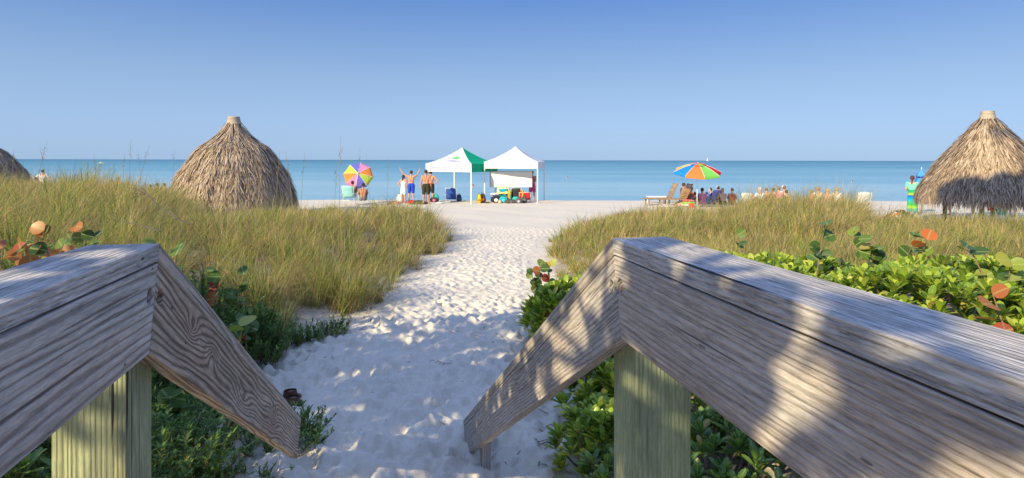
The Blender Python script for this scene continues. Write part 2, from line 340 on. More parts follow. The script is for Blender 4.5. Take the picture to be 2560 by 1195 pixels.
def rail(side, C, dirx, slen, label, pmat_seed):
    sg = side                                  # -1 left rail, +1 right rail; path side board face
    ang = math.atan2(1, dirx)
    root = empty('boardwalk_railing', (C[0], C[1], 0), 0, label, 'railing', 'boardwalk railings')
    H = 2.217
    # frame: local x away from the camera, z up, +y is to the left of travel
    out = -1 if sg > 0 else 1                  # outer side (away from path) in local y
    y0, y1 = sorted((0, out * .038)); c0, c1 = sorted((out * -.0, out * .140))
    k = 'l' if sg < 0 else 'r'
    def place(o, slope):
        M = Matrix.Translation((0, 0, H)) @ Matrix.Rotation(ang, 4, 'Z')
        if slope: M = M @ Matrix.Rotation(SL, 4, 'Y')
        o.matrix_local = M
    t1, t2 = .038, .2225
    near = 3.2
    hx = -.035 if sg < 0 else -.028
    face = 0.0
    def bolt(par, x, z):
        b = MB(); b.tube([(x, out * .018, z), (x, out * .013, z)], .011, 6); b.tube([(x, out * .021, z), (x, out * .018, z)], .0135, 18)
        b.build('bolt', mats['steel'], par)
    hz = -.105; hd = sorted((-out * .01, out * .022))
    o = dense('handrail', [(-near, 0), (0, 0), (-t1 * TH, -t1), (-near, -t1)], c0, c1, mats[k + '_cap'], root); place(o, False)
    o = dense('side_board', [(-near, -t1 - .003), (-t1 * TH - .001, -t1 - .003), (-t2 * TH - .001, -t2), (-near, -t2)], y0, y1, mats[k + '_board'], root, [(hx - .02, hz, *hd)]); place(o, False); bolt(o, hx - .02, hz)
    o = dense('handrail', [(0.001, 0), (slen, 0), (slen - .012, -t1), (t1 * TH + .001, -t1)], c0, c1, mats[k + '_cap2'], root); place(o, True)
    o = dense('side_board', [(t1 * TH + .001, -t1 - .003), (slen - .013, -t1 - .003), (slen - .075, -t2), (t2 * TH + .001, -t2)], y0, y1, mats[k + '_slope'], root, [(.062, hz + .005, *hd)]); place(o, True); bolt(o, .062, hz + .005)
    # posts: 6x6, behind the board
    dv = Vector((math.cos(ang), math.sin(ang))); nv = Vector((-math.sin(ang), math.cos(ang))) * out
    for i, dist in enumerate((.004 if sg < 0 else .02, -2.1)):
        p = dv * dist + nv * (.0385 + .07)
        g = gz1(C[0] + p.x, C[1] + p.y)
        m = MB(); h = H - t1 - (g - .3) - .002
        for_x = h
        m.box((h / 2, 0, 0), (h, .14, .14)); q = m.build('post', postmat(pmat_seed + i), root, bevel=.006)
        q.matrix_local = Matrix.Translation((p.x, p.y, g - .3)) @ Matrix.Rotation(ang, 4, 'Z') @ Matrix.Rotation(-R(90), 4, 'Y')
    if sg < 0: return root
    s = slen - .62
    p = dv * (s * math.cos(SL)) + nv * (.0385 + .03)
    zt = H - s * math.sin(SL) - t1 / math.cos(SL) - .03
    g = gz1(C[0] + p.x, C[1] + p.y)
    m = MB(); h = zt - g + .25; m.box((h / 2, 0, 0), (h, .06, .06)); q = m.build('post', mats['r_slope'], root, bevel=.004)
    q.matrix_local = Matrix.Translation((p.x, p.y, g - .25)) @ Matrix.Rotation(ang, 4, 'Z') @ Matrix.Rotation(-R(90), 4, 'Y')
    return root
rail(-1, (-.767, 1.329), -.215, 2.80, 'left grey wooden handrail, knotty swirling grain on its sloping board', 11)
rail(1, (.236, 1.4385), -.205, 3.27, 'right grey wooden handrail, dappled with sun and the larger in the photo', 21)
# deck and steps under the camera
dk = empty('boardwalk_deck', (0, 0, 0)); tag(dk, kind='structure')
u = Vector((-.21, 1, 0)).normalized(); r_ = Vector((1, .21, 0)).normalized(); rot = Matrix((r_, u, Vector((0, 0, 1)))).transposed()
m = MB()
for i in range(26):
    c = Vector((-.2, 1.35, 0)) - u * (i * .146); m.box((c.x, c.y, 1.18), (1.35, .14, .038), rot)
for i in range(4):
    c = Vector((-.2, 1.35, 0)) + u * (.21 + i * .28); m.box((c.x, c.y, 1.18 - .17 * (i + 1)), (1.2, .27, .038), rot)
m.build('plank', mats['r_slope'], dk, bevel=.003)

# ------------------------------------------------------------------ vegetation
def blades(pos, h, az, lean, bend, w, seg=4):
    """arched tapering blades; arrays of length n"""
    n = len(pos); ts = np.linspace(0, 1, seg + 1)
    d = np.stack([np.cos(az), np.sin(az), np.zeros(n)], -1)
    face = az + rng.uniform(-1.2, 1.2, n) + math.pi / 2
    sd = np.stack([np.cos(face), np.sin(face), np.zeros(n)], -1)
    V = np.zeros((n, 2 * seg + 1, 3))
    for i, tt in enumerate(ts):
        hor = h * (lean * tt + bend * tt ** 2.4); ver = h * (tt - .38 * bend * tt ** 2.6 * 1.2 - .15 * lean * tt)
        c = pos + d * hor[:, None]; c[:, 2] += ver
        ww = w * (1 - tt) ** .7 * .5
        if i < seg: V[:, 2 * i] = c - sd * ww[:, None]; V[:, 2 * i + 1] = c + sd * ww[:, None]
        else: V[:, 2 * seg] = c
    b = np.arange(n)[:, None] * (2 * seg + 1)
    q = np.concatenate([b + np.array([2 * i, 2 * i + 1, 2 * i + 3, 2 * i + 2]) for i in range(seg - 1)])
    tr = b + np.array([2 * seg - 2, 2 * seg - 1, 2 * seg])
    return V.reshape(-1, 3), q, tr
class Acc:
    def __init__(s): s.V = []; s.Q = []; s.T = []; s.U = []; s.n = 0
    def add(s, V, q=None, t=None, uv=None):
        s.V.append(V)
        if q is not None: s.Q.append(q + s.n)
        if t is not None: s.T.append(t + s.n)
        if uv is not None: s.U.append(uv)
        s.n += len(V)
    def mesh(s, name, smooth=False):
        F = []
        if s.Q: F.append(np.concatenate(s.Q))
        if s.T: F.append(np.concatenate(s.T))
        return np_mesh(name, np.concatenate(s.V), F, np.concatenate(s.U) if s.U else None, smooth)

grass_mat = leafy('dune_grass', [(0, (.07, .11, .03)), (.15, (.20, .24, .06)), (.35, (.46, .44, .11)), (.6, (.70, .60, .20)), (.8, (.70, .53, .26)), (1, (.80, .62, .42))], .6, .5, spec=.2, clump=3.2)
straw_mat = leafy('dry_grass', [(0, (.22, .14, .08)), (.3, (.42, .30, .16)), (.6, (.64, .50, .26)), (1, (.82, .70, .46))], .7, .45, spec=.15, clump=3.0)
green_mat = leafy('green_grass', [(0, (.07, .14, .025)), (.5, (.22, .33, .05)), (1, (.45, .52, .10))], .5, .5, spec=.25)
def tufts(P, size, nb, lod_w, frac_bend=1.0):
    """P (n,2) tuft centres"""
    n = len(P); rep = np.repeat(np.arange(n), nb)
    k = len(rep); a = rng.uniform(0, 2 * math.pi, k); rr = np.abs(rng.normal(0, .10, k)) * size[rep]
    x = P[rep, 0] + np.cos(a) * rr; y = P[rep, 1] + np.sin(a) * rr
    pos = np.stack([x, y, gz(x, y) - .02], -1)
    h = size[rep] * rng.uniform(.45, 1.1, k); az = a + rng.normal(0, .5, k); lk = (rng.random(n) < .4)[rep]; az = np.where(lk, rng.uniform(-1.2, 1.6, n)[rep] + rng.normal(0, .6, k), az)
    lean = rng.uniform(.05, .45, k); bend = np.abs(rng.normal(.38, .34, k)) * frac_bend * rng.uniform(.5, 1.6, n)[rep]; tl = rng.normal(0, .14, (n, 2))[rep] + np.array([.10, .02]); lean = lean + .0
    return blades(pos, h, az, lean, bend, lod_w[rep] * rng.uniform(.7, 1.3, k))
def noise2(x, y, s, seed=0):
    return (np.sin(x * s + 1.7 * seed) * np.cos(y * s * 1.13 + seed) + np.sin(x * s * 2.1 + y * s * 1.4 + seed * 3) * .5 + np.sin(y * s * 2.7 - x * s * 1.9 + seed) * .4) / 1.9
def sample(nn, x0, x1, y0, y1, f):
    x = rng.uniform(x0, x1, nn); y = rng.uniform(y0, y1, nn); k = rng.random(nn) < f(x, y); return np.stack([x[k], y[k]], -1)
def d_left(x, y):
    edge = np.interp(y, *XL) + np.interp(y, [6, 7, 13, 18], [.25, .45, .3, 0]) + noise2(x, y, 2.2, 1) * .38
    d = sst((edge - x) / .6) * (x > -.90 * y - 1.2)
    d *= np.where(y < 6.0, np.where((x < -2.7) & (y > 4.6), .5, np.where(y > 5.5, .6, 0.0)), 1.0) * np.interp(y, [22, 27], [1, 0]) * np.where((x < -3.2) & (y < 7.2), .35, 1)
    d *= sst((np.hypot(x + 11.4, y - 25) - 2.7) / .6)
    sparse = sst((noise2(x, y, .55, 4) + .1) * 3)
    d *= np.where((y > 15) & (x < -4.5) & (x > -.52 * y), .25 + .35 * sparse, 1)
    return d * (.12 + .88 * sst(noise2(x, y, 2.1, 2) * 2.2 + .9))
def d_right(x, y):
    edge = np.interp(y, *XR) + .12 + noise2(x, y, 2.2, 5) * .35
    d = sst((x - edge) / .8) * (x < .90 * y + 1.2)
    d *= np.interp(y, [6.3, 8], [0, 1]) * np.interp(x / y, [.1, .2, .5, .58, .7, .9], [1, 1, 1, 1, 1, 1])
    d *= np.where(x > .585 * y, np.interp(y, [17, 19.3], [1, 0]), np.interp(y, [22, 25], [1, 0]))
    d *= sst((np.hypot(x - 17.1, y - 22) - 2.5) / .6)
    return d * (.15 + .85 * sst(noise2(x, y, 1.7, 7) * 2.2 + .9))
def lod(P, base): return base * np.clip(P[:, 1] / 7.0, 1, 2.6)
def grass_obj(name, f, x0, x1, y0, y1, n, sz):
    acc = Acc(); acc2 = Acc(); acc3 = Acc()
    P = sample(n, x0, x1, y0, y1, f)
    size = (sz(P[:, 0], P[:, 1])) * rng.uniform(.55, 1.25, len(P)) * (.95 + .28 * noise2(P[:, 0], P[:, 1], 2.6, 8))
    nb = np.clip((50 / np.clip(P[:, 1] / 6.5, 1, 2.2)), 18, 50).astype(int)
    acc.add(*tufts(P, size, nb, lod(P, .0064)))
    k = rng.random(len(P)) < .95; P2 = P[k]
    acc2.add(*tufts(P2, size[k] * 1.0, (nb[k] * .6).astype(int), lod(P2, .0050), 2.4))
    k = rng.random(len(P)) < np.interp(P[:, 1], [6, 11, 20], [1, .5, .2]); P3 = P[k]
    acc3.add(*tufts(P3, size[k] * .95, (nb[k] * .6).astype(int), lod(P3, .0075), .7))
    for a, nm, mt in ((acc, '', grass_mat), (acc2, 'dry_', straw_mat), (acc3, 'green_', green_mat)):
        tag(link(nm + name, a.mesh(name), mt), kind='stuff')
def szl(x, y):
    s = .80 + .22 * noise2(x, y, .7, 3)
    s = s * np.where((y > 15) & (x < -4.5) & (x > -.52 * y), .62, 1)
    return np.clip(s + np.where(x < -.55 * y, .2, 0), .35, 1.1) * np.clip((np.interp(y, *XL) - x) / 1.2 + .85, .55, 1) * np.interp(y, [5, 7], [.55, 1])
def szr(x, y):
    s = .60 + .2 * noise2(x, y, .7, 9) + np.where((y > 14) & (x < .56 * y) & (x > .22 * y), .2, 0) + np.where((y > 14) & (x < .57 * y) & (x > .36 * y), .28, 0) + np.where((y > 17.5) & (x < .60 * y) & (x > .38 * y), .35, 0) + np.where((x > .6 * y) & (y > 10), .14, 0)
    return np.clip(s, .32, 1.5) * np.clip((x - np.interp(y, *XR)) / 1.4 + .4, .5, 1)
grass_obj('dune_grass', d_left, -24, -.8, 4.6, 27, 8800, szl)
grass_obj('dune_grass', d_right, .8, 21, 6.3, 25, 7000, szr)

# tall sea oat stalks that stand above the horizon
oat_m = leafy('sea_oat_stem', [(0, (.20, .17, .08)), (1, (.38, .30, .16))], .7, .2)
def stalk(px, ptop, D, lean, label):
    b = at(px, D); top = pz(ptop, D); h = top - b.z
    r = empty('sea_oat', b, 0, label, 'grass stalk', 'tall sea oat stalks above the grass')
    pts = [(lean * h * tt ** 2, .05 * h * tt * tt, h * tt) for tt in (0, .3, .6, .85, 1)]
    MB().tube(pts, [.004, .0035, .003, .0025, .0015], 5).build('stem', oat_m, r)
    m = MB()
    for k in range(10):
        tt = .80 + .2 * k / 14; p = Vector((lean * h * tt * tt, .05 * h * tt * tt, h * tt)); a = random.uniform(0, 6.28)
        e = p + Vector((math.cos(a) * .035, math.sin(a) * .035, -.02)); s = Vector((-math.sin(a), math.cos(a), .3)) * .008
        s = s * .6; m.add([p, e + s, e + Vector((0, 0, -.03)), e - s], [(0, 1, 2, 3)])
    m.build('seed_head', oat_m, r)
for i, (px, pt, D, ln) in enumerate([(85, 352, 11, .12), (28, 372, 12, .0), (118, 362, 13, -.15), (243, 386, 12, -.08), (306, 382, 13, 0), (321, 345, 12, 0), (338, 360, 12, .14),
        (357, 372, 13, -.1), (430, 372, 14, 0), (847, 338, 9.5, .0), (832, 398, 9, .02), (736, 375, 10, -.1), (750, 376, 10.5, .03), (685, 378, 9, .03), (896, 368, 10.5, 0),
        (930, 380, 11, -.06), (968, 392, 12, .0), (1932, 442, 12, .05), (2030, 430, 13, .1)]):
    lab = {9: 'tallest thin sea oat stalk, left of the tilted pink umbrella, crossing the horizon'}.get(i, 'thin dry sea oat stalk rising above the dune grass')
    stalk(px, pt, D, ln, lab)

# leaves -----------------------------------------------------------
def leafarr(base, dirv, nrm, L, Wd, kind='spat', curl=.25):
    n = len(base); dirv = dirv / np.linalg.norm(dirv, axis=1)[:, None]
    sd = np.cross(dirv, nrm); sd /= np.linalg.norm(sd, axis=1)[:, None] + 1e-9
    nn = np.cross(sd, dirv)
    if kind == 'spat': vs = [(0, .10), (.35, .34), (.68, .50), (.9, .36), (1, .06)]
    elif kind == 'thin': vs = [(0, .2), (.5, .5), (1, .05)]
    else: vs = [(0, .10), (.12, .38), (.4, .52), (.7, .46), (.92, .25), (1, .05)]
    rows = len(vs); V = np.zeros((n, rows * 3, 3)); U = np.zeros((n, rows * 3, 2))
    for i, (v, w) in enumerate(vs):
        c = base + dirv * (L * v)[:, None] - nn * (L * curl * v * v)[:, None] * 1.0
        for j, s in enumerate((-1, 0, 1)):
            V[:, i * 3 + j] = c + sd * (Wd * w * s)[:, None] + nn * (Wd * .16 * abs(s) * w)[:, None]
            U[:, i * 3 + j] = (s * w * 2, v)
    b = np.arange(n)[:, None] * (rows * 3)
    q = np.concatenate([b + np.array([i * 3 + j, i * 3 + j + 1, i * 3 + j + 4, i * 3 + j + 3]) for i in range(rows - 1) for j in (0, 1)])
    return V.reshape(-1, 3), q, None, U.reshape(-1, 2)
def rosettes(acc, C, up, L, k=13, w=.42, tilt=(.25, 1.25), kind='spat'):
    """C (n,3) tips, each a rosette of k leaves pointing out and up"""
    n = len(C); rep = np.repeat(np.arange(n), k); j = np.tile(np.arange(k), n)
    a = j * 2.4 + rng.uniform(0, 6, n)[rep] + rng.normal(0, .15, n * k)
    el = np.interp(j / k, [0, 1], [tilt[1], tilt[0]]) + rng.normal(0, .12, n * k)    # inner leaves stand up
    hx = np.stack([np.cos(a) * np.cos(el), np.sin(a) * np.cos(el), np.sin(el)], -1)
    u = up[rep]; d = hx + u * .35; d /= np.linalg.norm(d, axis=1)[:, None]
    nr = np.tile([0, 0, 1.0], (n * k, 1)) - d * d[:, 2:3] * .98 + np.stack([-np.cos(a), -np.sin(a), np.zeros(n * k)], -1) * .15
    l = L * rng.uniform(.7, 1.15, n * k)
    acc.add(*leafarr(C[rep] - np.array([0, 0, 1]) * (j * .003)[:, None], d, nr, l, l * w, kind))
scaev = leafy('naupaka_leaf', [(0, (.09, .18, .015)), (.3, (.22, .36, .025)), (.65, (.42, .54, .045)), (.93, (.58, .62, .09)), (1, (.55, .42, .08))], .32, .38, rib=.10, spec=.5)
scaev_d = leafy('dark_green_leaf', [(0, (.06, .14, .03)), (.5, (.14, .26, .045)), (.93, (.26, .38, .07)), (1, (.45, .3, .07))], .3, .3, rib=.12, spec=.5)
twig = plain('brown_twig', (.22, .15, .10), .85, .35, 40)
grey_twig = plain('grey_dead_twig', (.10, .09, .08), .85, .3, 40)
GV = {'plant': 'naupaka shrubs'}
def shrub(name, cx, cy, rx, ry, h, n, L, mat, label, group, k=13, w=.42, bottom=.15, tw=14, seedz=0):
    g0 = gz1(cx, cy)
    r = empty(name, (cx, cy, g0), 0, label, 'shrub', group)
    th = rng.uniform(0, 2 * math.pi, n); q = np.sqrt(rng.random(n)) * 1.0
    dome = np.sqrt(np.clip(1 - q ** 2 * .92, 0, 1)); lay = np.where(rng.random(n) < .6, 1.0, rng.uniform(bottom, 1, n))
    x = np.cos(th) * q * rx; y = np.sin(th) * q * ry
    lump = noise2(x + cx * 3, y + cy * 3, 5.5, seedz) * .13
    gg = gz(x + cx, y + cy) - g0
    z = gg + (h * (bottom + (1 - bottom) * dome) * (1 + lump)) * lay
    C = np.stack([x, y, z], -1); up = np.stack([x / rx, y / ry, np.full(n, .9)], -1); up /= np.linalg.norm(up, axis=1)[:, None]
    acc = Acc(); rosettes(acc, C, up, L, k, w)
    link('foliage', acc.mesh('foliage', True), mat, r)
    m = MB()
    for i in range(min(tw, n)):
        e = C[i]; b = np.array([x[i] * .35, y[i] * .35, 0]); b[2] = gz1(b[0] + cx, b[1] + cy) - g0 - .02
        mid = (b + e) / 2 + rng.normal(0, .05, 3); mid[2] = abs(mid[2])
        m.tube([b, mid, e], [.011, .008, .004], 5)
    m.build('stem', twig, r)
    return r
right = [  # x, y, rx, ry, h, n
 (.62, 6.9, .45, .7, .50, 70, 'bright green shrub tuft nearest the sand path, left of the right handrail peak'),
 (.80, 5.6, .45, .6, .55, 70, 'low bright green shrub seen just beyond the sloping part of the right handrail'),
 (1.35, 7.0, .8, .7, .60, 120, 'bright green shrub just behind the peak of the right handrail'),
 (2.1, 5.9, .9, .8, .62, 150, 'yellow green shrub behind the right handrail, below the single orange topped sea grape'),
 (3.0, 6.6, 1.0, .8, .62, 150, 'yellow green shrub behind the reddish sea grape cluster'),
 (3.3, 5.0, .9, .8, .66, 150, 'bright green leafy shrub in the middle of the row behind the right handrail'),
 (4.4, 5.9, 1.0, .8, .66, 150, 'sunlit lime green shrub below the right thatched hut, back of the row'),
 (4.6, 4.5, .9, .7, .62, 150, 'lime green shrub at the right frame edge behind the handrail'),
 (5.6, 5.4, .9, .8, .68, 120, 'lime green shrub half cut by the right frame edge'),
 (2.4, 4.5, .8, .6, .50, 120, 'green shrub with lower crown just over the top of the right handrail'),
 (.50, 6.1, .38, .45, .70, 80, 'upright bright green shrub showing left of the right sloping rail, nearest the sand'),
 (.72, 4.5, .36, .4, .52, 60, 'green shrub filling the gap under the right sloping rail, farther one'),
 (.55, 3.75, .28, .3, .42, 44, 'small green shrub on the sand behind the stub of the right sloping rail'),
 (.62, 3.2, .26, .28, .36, 36, 'small green shrub at the bottom of the photo left of the right post'),
 (1.9, 4.0, .6, .5, .5, 90, 'green shrub behind the right level board, between post and frame edge'),
 (.95, 3.9, .5, .5, .5, 70, 'dark green shrub under the right sloping rail, left of the green post'),
 (1.1, 3.1, .42, .42, .40, 60, 'dark green shrub right behind the right square post'),
 (1.75, 3.2, .5, .5, .42, 80, 'dark green shrub seen under the level right board, nearest the post'),
 (2.6, 3.5, .6, .5, .42, 80, 'dark green shrub seen low under the level right board, farther from the post'),
]
for i, (x, y, rx, ry, h, n, lab) in enumerate(right):
    shrub('naupaka_shrub', x, y, rx, ry, h * (.72 if y > 4.2 and x > 1 else .9), int(n * 1.35), .115 if y > 3.95 else .085, scaev if y > 3.6 else scaev_d, lab, 'naupaka shrubs beside the path', seedz=i)

# low shrubs with paddle leaves at the lower left
shrub('paddle_leaf_shrub', -2.05, 2.55, .42, .38, .36, 26, .12, scaev_d, 'dark low shrub with big paddle leaves at the lower left corner', 'dark paddle leaved shrubs', k=8, w=.40)
shrub('paddle_leaf_shrub', -1.6, 2.3, .26, .25, .30, 14, .115, scaev_d, 'small dark shrub with paddle leaves immediately left of the left post', 'dark paddle leaved shrubs', k=8, w=.42)
shrub('paddle_leaf_shrub', -2.75, 3.2, .5, .45, .4, 30, .12, scaev_d, 'dark shrub hidden behind the left board near the frame edge', 'dark paddle leaved shrubs', k=8, w=.4)

# fine leaved bushes on the left
fine_m = leafy('fine_green_leaf', [(0, (.07, .14, .03)), (.5, (.15, .27, .05)), (1, (.30, .42, .10))], .5, .35)
def finebush(cx, cy, rx, ry, h, n, label):
    g0 = gz1(cx, cy); r = empty('marsh_elder', (cx, cy, g0), 0, label, 'bush', 'fine leaved green bushes left of the path')
    acc = Acc(); m = MB()
    for i in range(int(n * 1.9)):
        a = random.uniform(0, 6.28); q = math.sqrt(random.random()); x, y = math.cos(a) * q * rx, math.sin(a) * q * ry
        b = np.array([x * .75, y * .75, gz1(cx + x * .75, cy + y * .75) - g0]); hh = h * random.uniform(.55, 1.1) * (1 - .4 * q * q)
        e = b + np.array([x * .35 + random.gauss(0, .05), y * .35 + random.gauss(0, .05), hh])
        m.tube([b, (b + e) / 2 + rng.normal(0, .01, 3), e], [.004, .003, .0015], 4, cap=False)
        k = int(hh * 170); tt = rng.uniform(.15, 1, k); c = b + (e - b) * tt[:, None]
        az = rng.uniform(0, 6.28, k); el = rng.uniform(.2, 1.1, k)
        d = np.stack([np.cos(az) * np.cos(el), np.sin(az) * np.cos(el), np.sin(el)], -1)
        L = rng.uniform(.028, .055, k)
        acc.add(*leafarr(c, d, np.tile([.1, .1, 1.0], (k, 1)), L, L * .30, 'thin', .1))
    link('foliage', acc.mesh('foliage'), fine_m, r); m.build('stem', twig, r)
for a in [(-1.95, 3.35, .45, .45, .42, 75, 'fine leaved green bush just right of the left post, under the sloping board'),
          (-1.55, 4.05, .35, .3, .26, 40, 'low fine leaved bush behind the lower half of the left sloping board'),
          (-1.50, 3.52, .20, .13, .12, 14, 'sprig of fine leaves on the sand under the low end of the left rail'),
          (-2.85, 4.6, .6, .5, .5, 80, 'fine leaved bush behind the left handrail beside the orange round leaves'),
          (-3.3, 6.0, .55, .45, .75, 80, 'tall fine leaved green bush behind the peak of the left handrail'),
          (-2.75, 5.9, .4, .35, .5, 55, 'fine leaved bush at the foot of the big grass mass, near the sand'),
          (-4.6, 6.2, .8, .6, .6, 90, 'fine leaved bush above the left handrail, left of its peak'),
          (-2.9, 5.6, .5, .4, .85, 90, 'tall fine leaved bush seen over the upper end of the left sloping board'),
          (-3.3, 5.2, .4, .35, .75, 70, 'tall fine leaved bush immediately behind the left rail peak'),
          (-2.5, 5.7, .4, .35, .6, 70, 'fine leaved bush between two sea grapes at the left grass foot'),
          (-2.75, 5.1, .45, .4, .45, 70, 'dense fine leaved bush halfway along the left sloping rail'),
          (-2.35, 4.6, .4, .35, .4, 60, 'fine leaved bush in shade just over the left sloping handrail'),
          (-3.6, 5.4, .6, .4, .6, 80, 'fine leaved bush directly behind the left handrail top'),
          (-2.6, 3.5, .45, .4, .42, 70, 'fine leaved bush in the dark behind the left post'),
          (-1.75, 3.05, .3, .3, .30, 50, 'fine leaved bush at the bottom of the photo right of the left post'),
          (-2.2, 3.9, .4, .35, .35, 60, 'fine leaved bush in the gap between post and sloping board'),
          (-2.5, 6.1, .35, .3, .3, 45, 'dark fine leaved bush where the grass meets the sand, lowest in the photo'),
          (-2.2, 6.45, .22, .2, .22, 26, 'small fine leaved bush between the amber sea grape and the path'),
          (-2.0, 6.75, .2, .2, .22, 20, 'small bright green bush at the grass foot by the sand path')]: finebush(*a)

# sea grapes
sg_stops = [(0, (.05, .11, .02)), (.35, (.10, .19, .03)), (.55, (.36, .42, .06)), (.7, (.58, .34, .06)), (.85, (.62, .16, .04)), (1, (.50, .05, .03))]
sg_mix = leafy('sea_grape_leaf', sg_stops, .38, .35, rib=.09, spec=.4)
sg_green = leafy('sea_grape_green', [(0, (.05, .11, .02)), (.5, (.10, .19, .035)), (.88, (.22, .28, .05)), (.95, (.5, .22, .05)), (1, (.5, .1, .04))], .38, .35, rib=.09, spec=.4)
sg_red = leafy('sea_grape_orange', [(0, (.5, .16, .05)), (.4, (.58, .25, .07)), (.7, (.42, .07, .04)), (.85, (.16, .22, .04)), (1, (.28, .32, .05))], .38, .4, rib=.09, spec=.4)
def seagrape(cx, cy, rx, h, n, L, mat, label, z0=None):
    g0 = gz1(cx, cy); r = empty('sea_grape', (cx, cy, g0), 0, label, 'sea grape', 'sea grape plants')
    acc = Acc(); m = MB()
    ns = n // 6 if n >= 18 else 1
    for i in range(ns):
        a = random.uniform(0, 6.28); q = math.sqrt(random.random()) * rx
        b = np.array([math.cos(a) * q * .4, math.sin(a) * q * .4, -.02]); e = np.array([math.cos(a) * q, math.sin(a) * q, h * random.uniform(.7, 1.05)])
        mid = (b + e) / 2 + rng.normal(0, .03, 3); m.tube([b, mid, e], [.009, .007, .004], 5)
        k = int(n / ns + .5); tt = rng.uniform(.45, 1, k); tt[0] = 1
        c = b + (e - b) * tt[:, None]; az = rng.uniform(0, 6.28, k); el = rng.uniform(-.1, .9, k)
        d = np.stack([np.cos(az) * np.cos(el), np.sin(az) * np.cos(el), np.sin(el)], -1)
        nr = np.stack([rng.normal(0, .35, k), rng.normal(-.75, .35, k), rng.uniform(.3, 1, k)], -1)
        l = L * rng.uniform(.65, 1.15, k)
        acc.add(*leafarr(c, d, nr, l, l * 1.02, 'round', .08))
    link('foliage', acc.mesh('foliage', True), mat, r); m.build('stem', twig, r)
for a in [(-3.75, 4.6, .48, .88, 70, .12, sg_red, 'orange and red sea grape cluster at the left frame edge above the handrail'),
          (-3.45, 4.9, .36, .86, 34, .12, sg_mix, 'mixed green and red sea grape just right of the orange cluster'),
          (-3.9, 6.0, .55, .85, 46, .115, sg_mix, 'low sea grape with small red leaves above the left handrail, left of its peak'),
          (-3.2, 5.6, .2, .92, 8, .14, sg_green, 'single tall green sea grape stem rising over the left handrail peak'),
          (-2.95, 5.9, .38, .82, 40, .125, sg_mix, 'sea grape with red top leaves right of the left handrail peak'),
          (-2.45, 5.2, .36, .58, 34, .135, sg_mix, 'yellowing sea grape beside the left sloping rail'),
          (-2.45, 5.9, .32, .5, 30, .12, sg_mix, 'small sea grape with amber leaves at the foot of the left grass mass'),
          (-3.15, 5.25, .35, .95, 44, .135, sg_mix, 'leafy green and amber sea grape standing over the upper end of the left sloping rail'),
          (-2.75, 4.75, .34, .72, 40, .13, sg_mix, 'sea grape with yellow leaves leaning over the middle of the left sloping rail'),
          (-4.5, 5.6, .5, .84, 54, .12, sg_red, 'red and orange sea grape farther back above the left handrail'),
          (-3.7, 5.4, .4, .98, 44, .13, sg_green, 'green sea grape between the orange cluster and the handrail peak'),
          (-2.0, 4.0, .3, .35, 14, .12, sg_green, 'low sea grape in shade under the left sloping board'),
          (-1.82, 3.98, .10, .22, 4, .085, sg_red, 'single little orange sea grape sprig behind the left sloping board near its low end'),
          (.52, 8.3, .3, .55, 22, .12, sg_mix, 'sea grape with dull red leaves at the path edge, behind the right handrail'),
          (.45, 6.2, .14, .34, 6, .11, sg_red, 'single orange leaved sea grape sprig by the sand, left of the right rail'),
          (2.85, 6.0, .22, 1.05, 11, .14, sg_green, 'tall sea grape stem topped with an orange leaf above the right handrail'),
          (3.0, 7.6, .2, .8, 8, .15, sg_green, 'single dark green sea grape in dry grass behind the right handrail'),
          (4.1, 6.8, .55, .82, 44, .14, sg_mix, 'broad reddish sea grape cluster at the back of the right shrub row'),
          (4.2, 5.2, .3, .75, 22, .13, sg_mix, 'sea grape among lime shrubs with a few orange leaves'),
          (4.3, 4.6, .4, .78, 40, .13, sg_mix, 'dark sea grape with rust coloured leaves near the right frame edge'),
          (3.3, 4.15, .12, .55, 5, .13, sg_red, 'two large tan and orange round leaves poking over the right handrail')]: seagrape(*a)

# dead grey branches in the left grass
def branch(pts, r, label):
    o = Vector(pts[0]); root = MB()
    P = [Vector(p) - o for p in pts]; root.tube(P, [r * (1 - .6 * i / (len(P) - 1)) for i in range(len(P))], 7)
    for i in range(1, len(P) - 1):
        for s in (1, -1):
            d = (P[i + 1] - P[i]); e = P[i] + d * .6 + Vector((random.gauss(0, .1), random.gauss(0, .1), s * d.length * random.uniform(.3, .6)))
            root.tube([P[i], P[i].lerp(e, .5) + Vector((0, 0, .02)), e], [r * .55, r * .4, r * .2], 5)
    q = root.build('dead_branch', grey_twig); q.location = o
    tag(q, label, 'branch', 'dead grey branches in the grass')
def pp(px, py, D): return ((px - 1280) / F * D, D, pz(py, D))
branch([pp(475, 560, 8.2), pp(440, 545, 8.2), pp(400, 520, 8.4), pp(365, 485, 8.6), pp(325, 482, 8.6)],   .010, 'long bare grey branch lying in the grass in front of the left hut')
if 0: branch([pp(440, 560, 7.8), pp(400, 545, 7.9), pp(385, 510, 8.0), pp(395, 475, 8.2)], .010, 'forked bare grey branch standing upright in the grass left of the hut')
branch([pp(400, 578, 7.2), pp(340, 560, 7.4), pp(300, 552, 7.6), pp(265, 545, 7.6)], .008, 'low thin grey branch lying just above the red sea grape leaves')

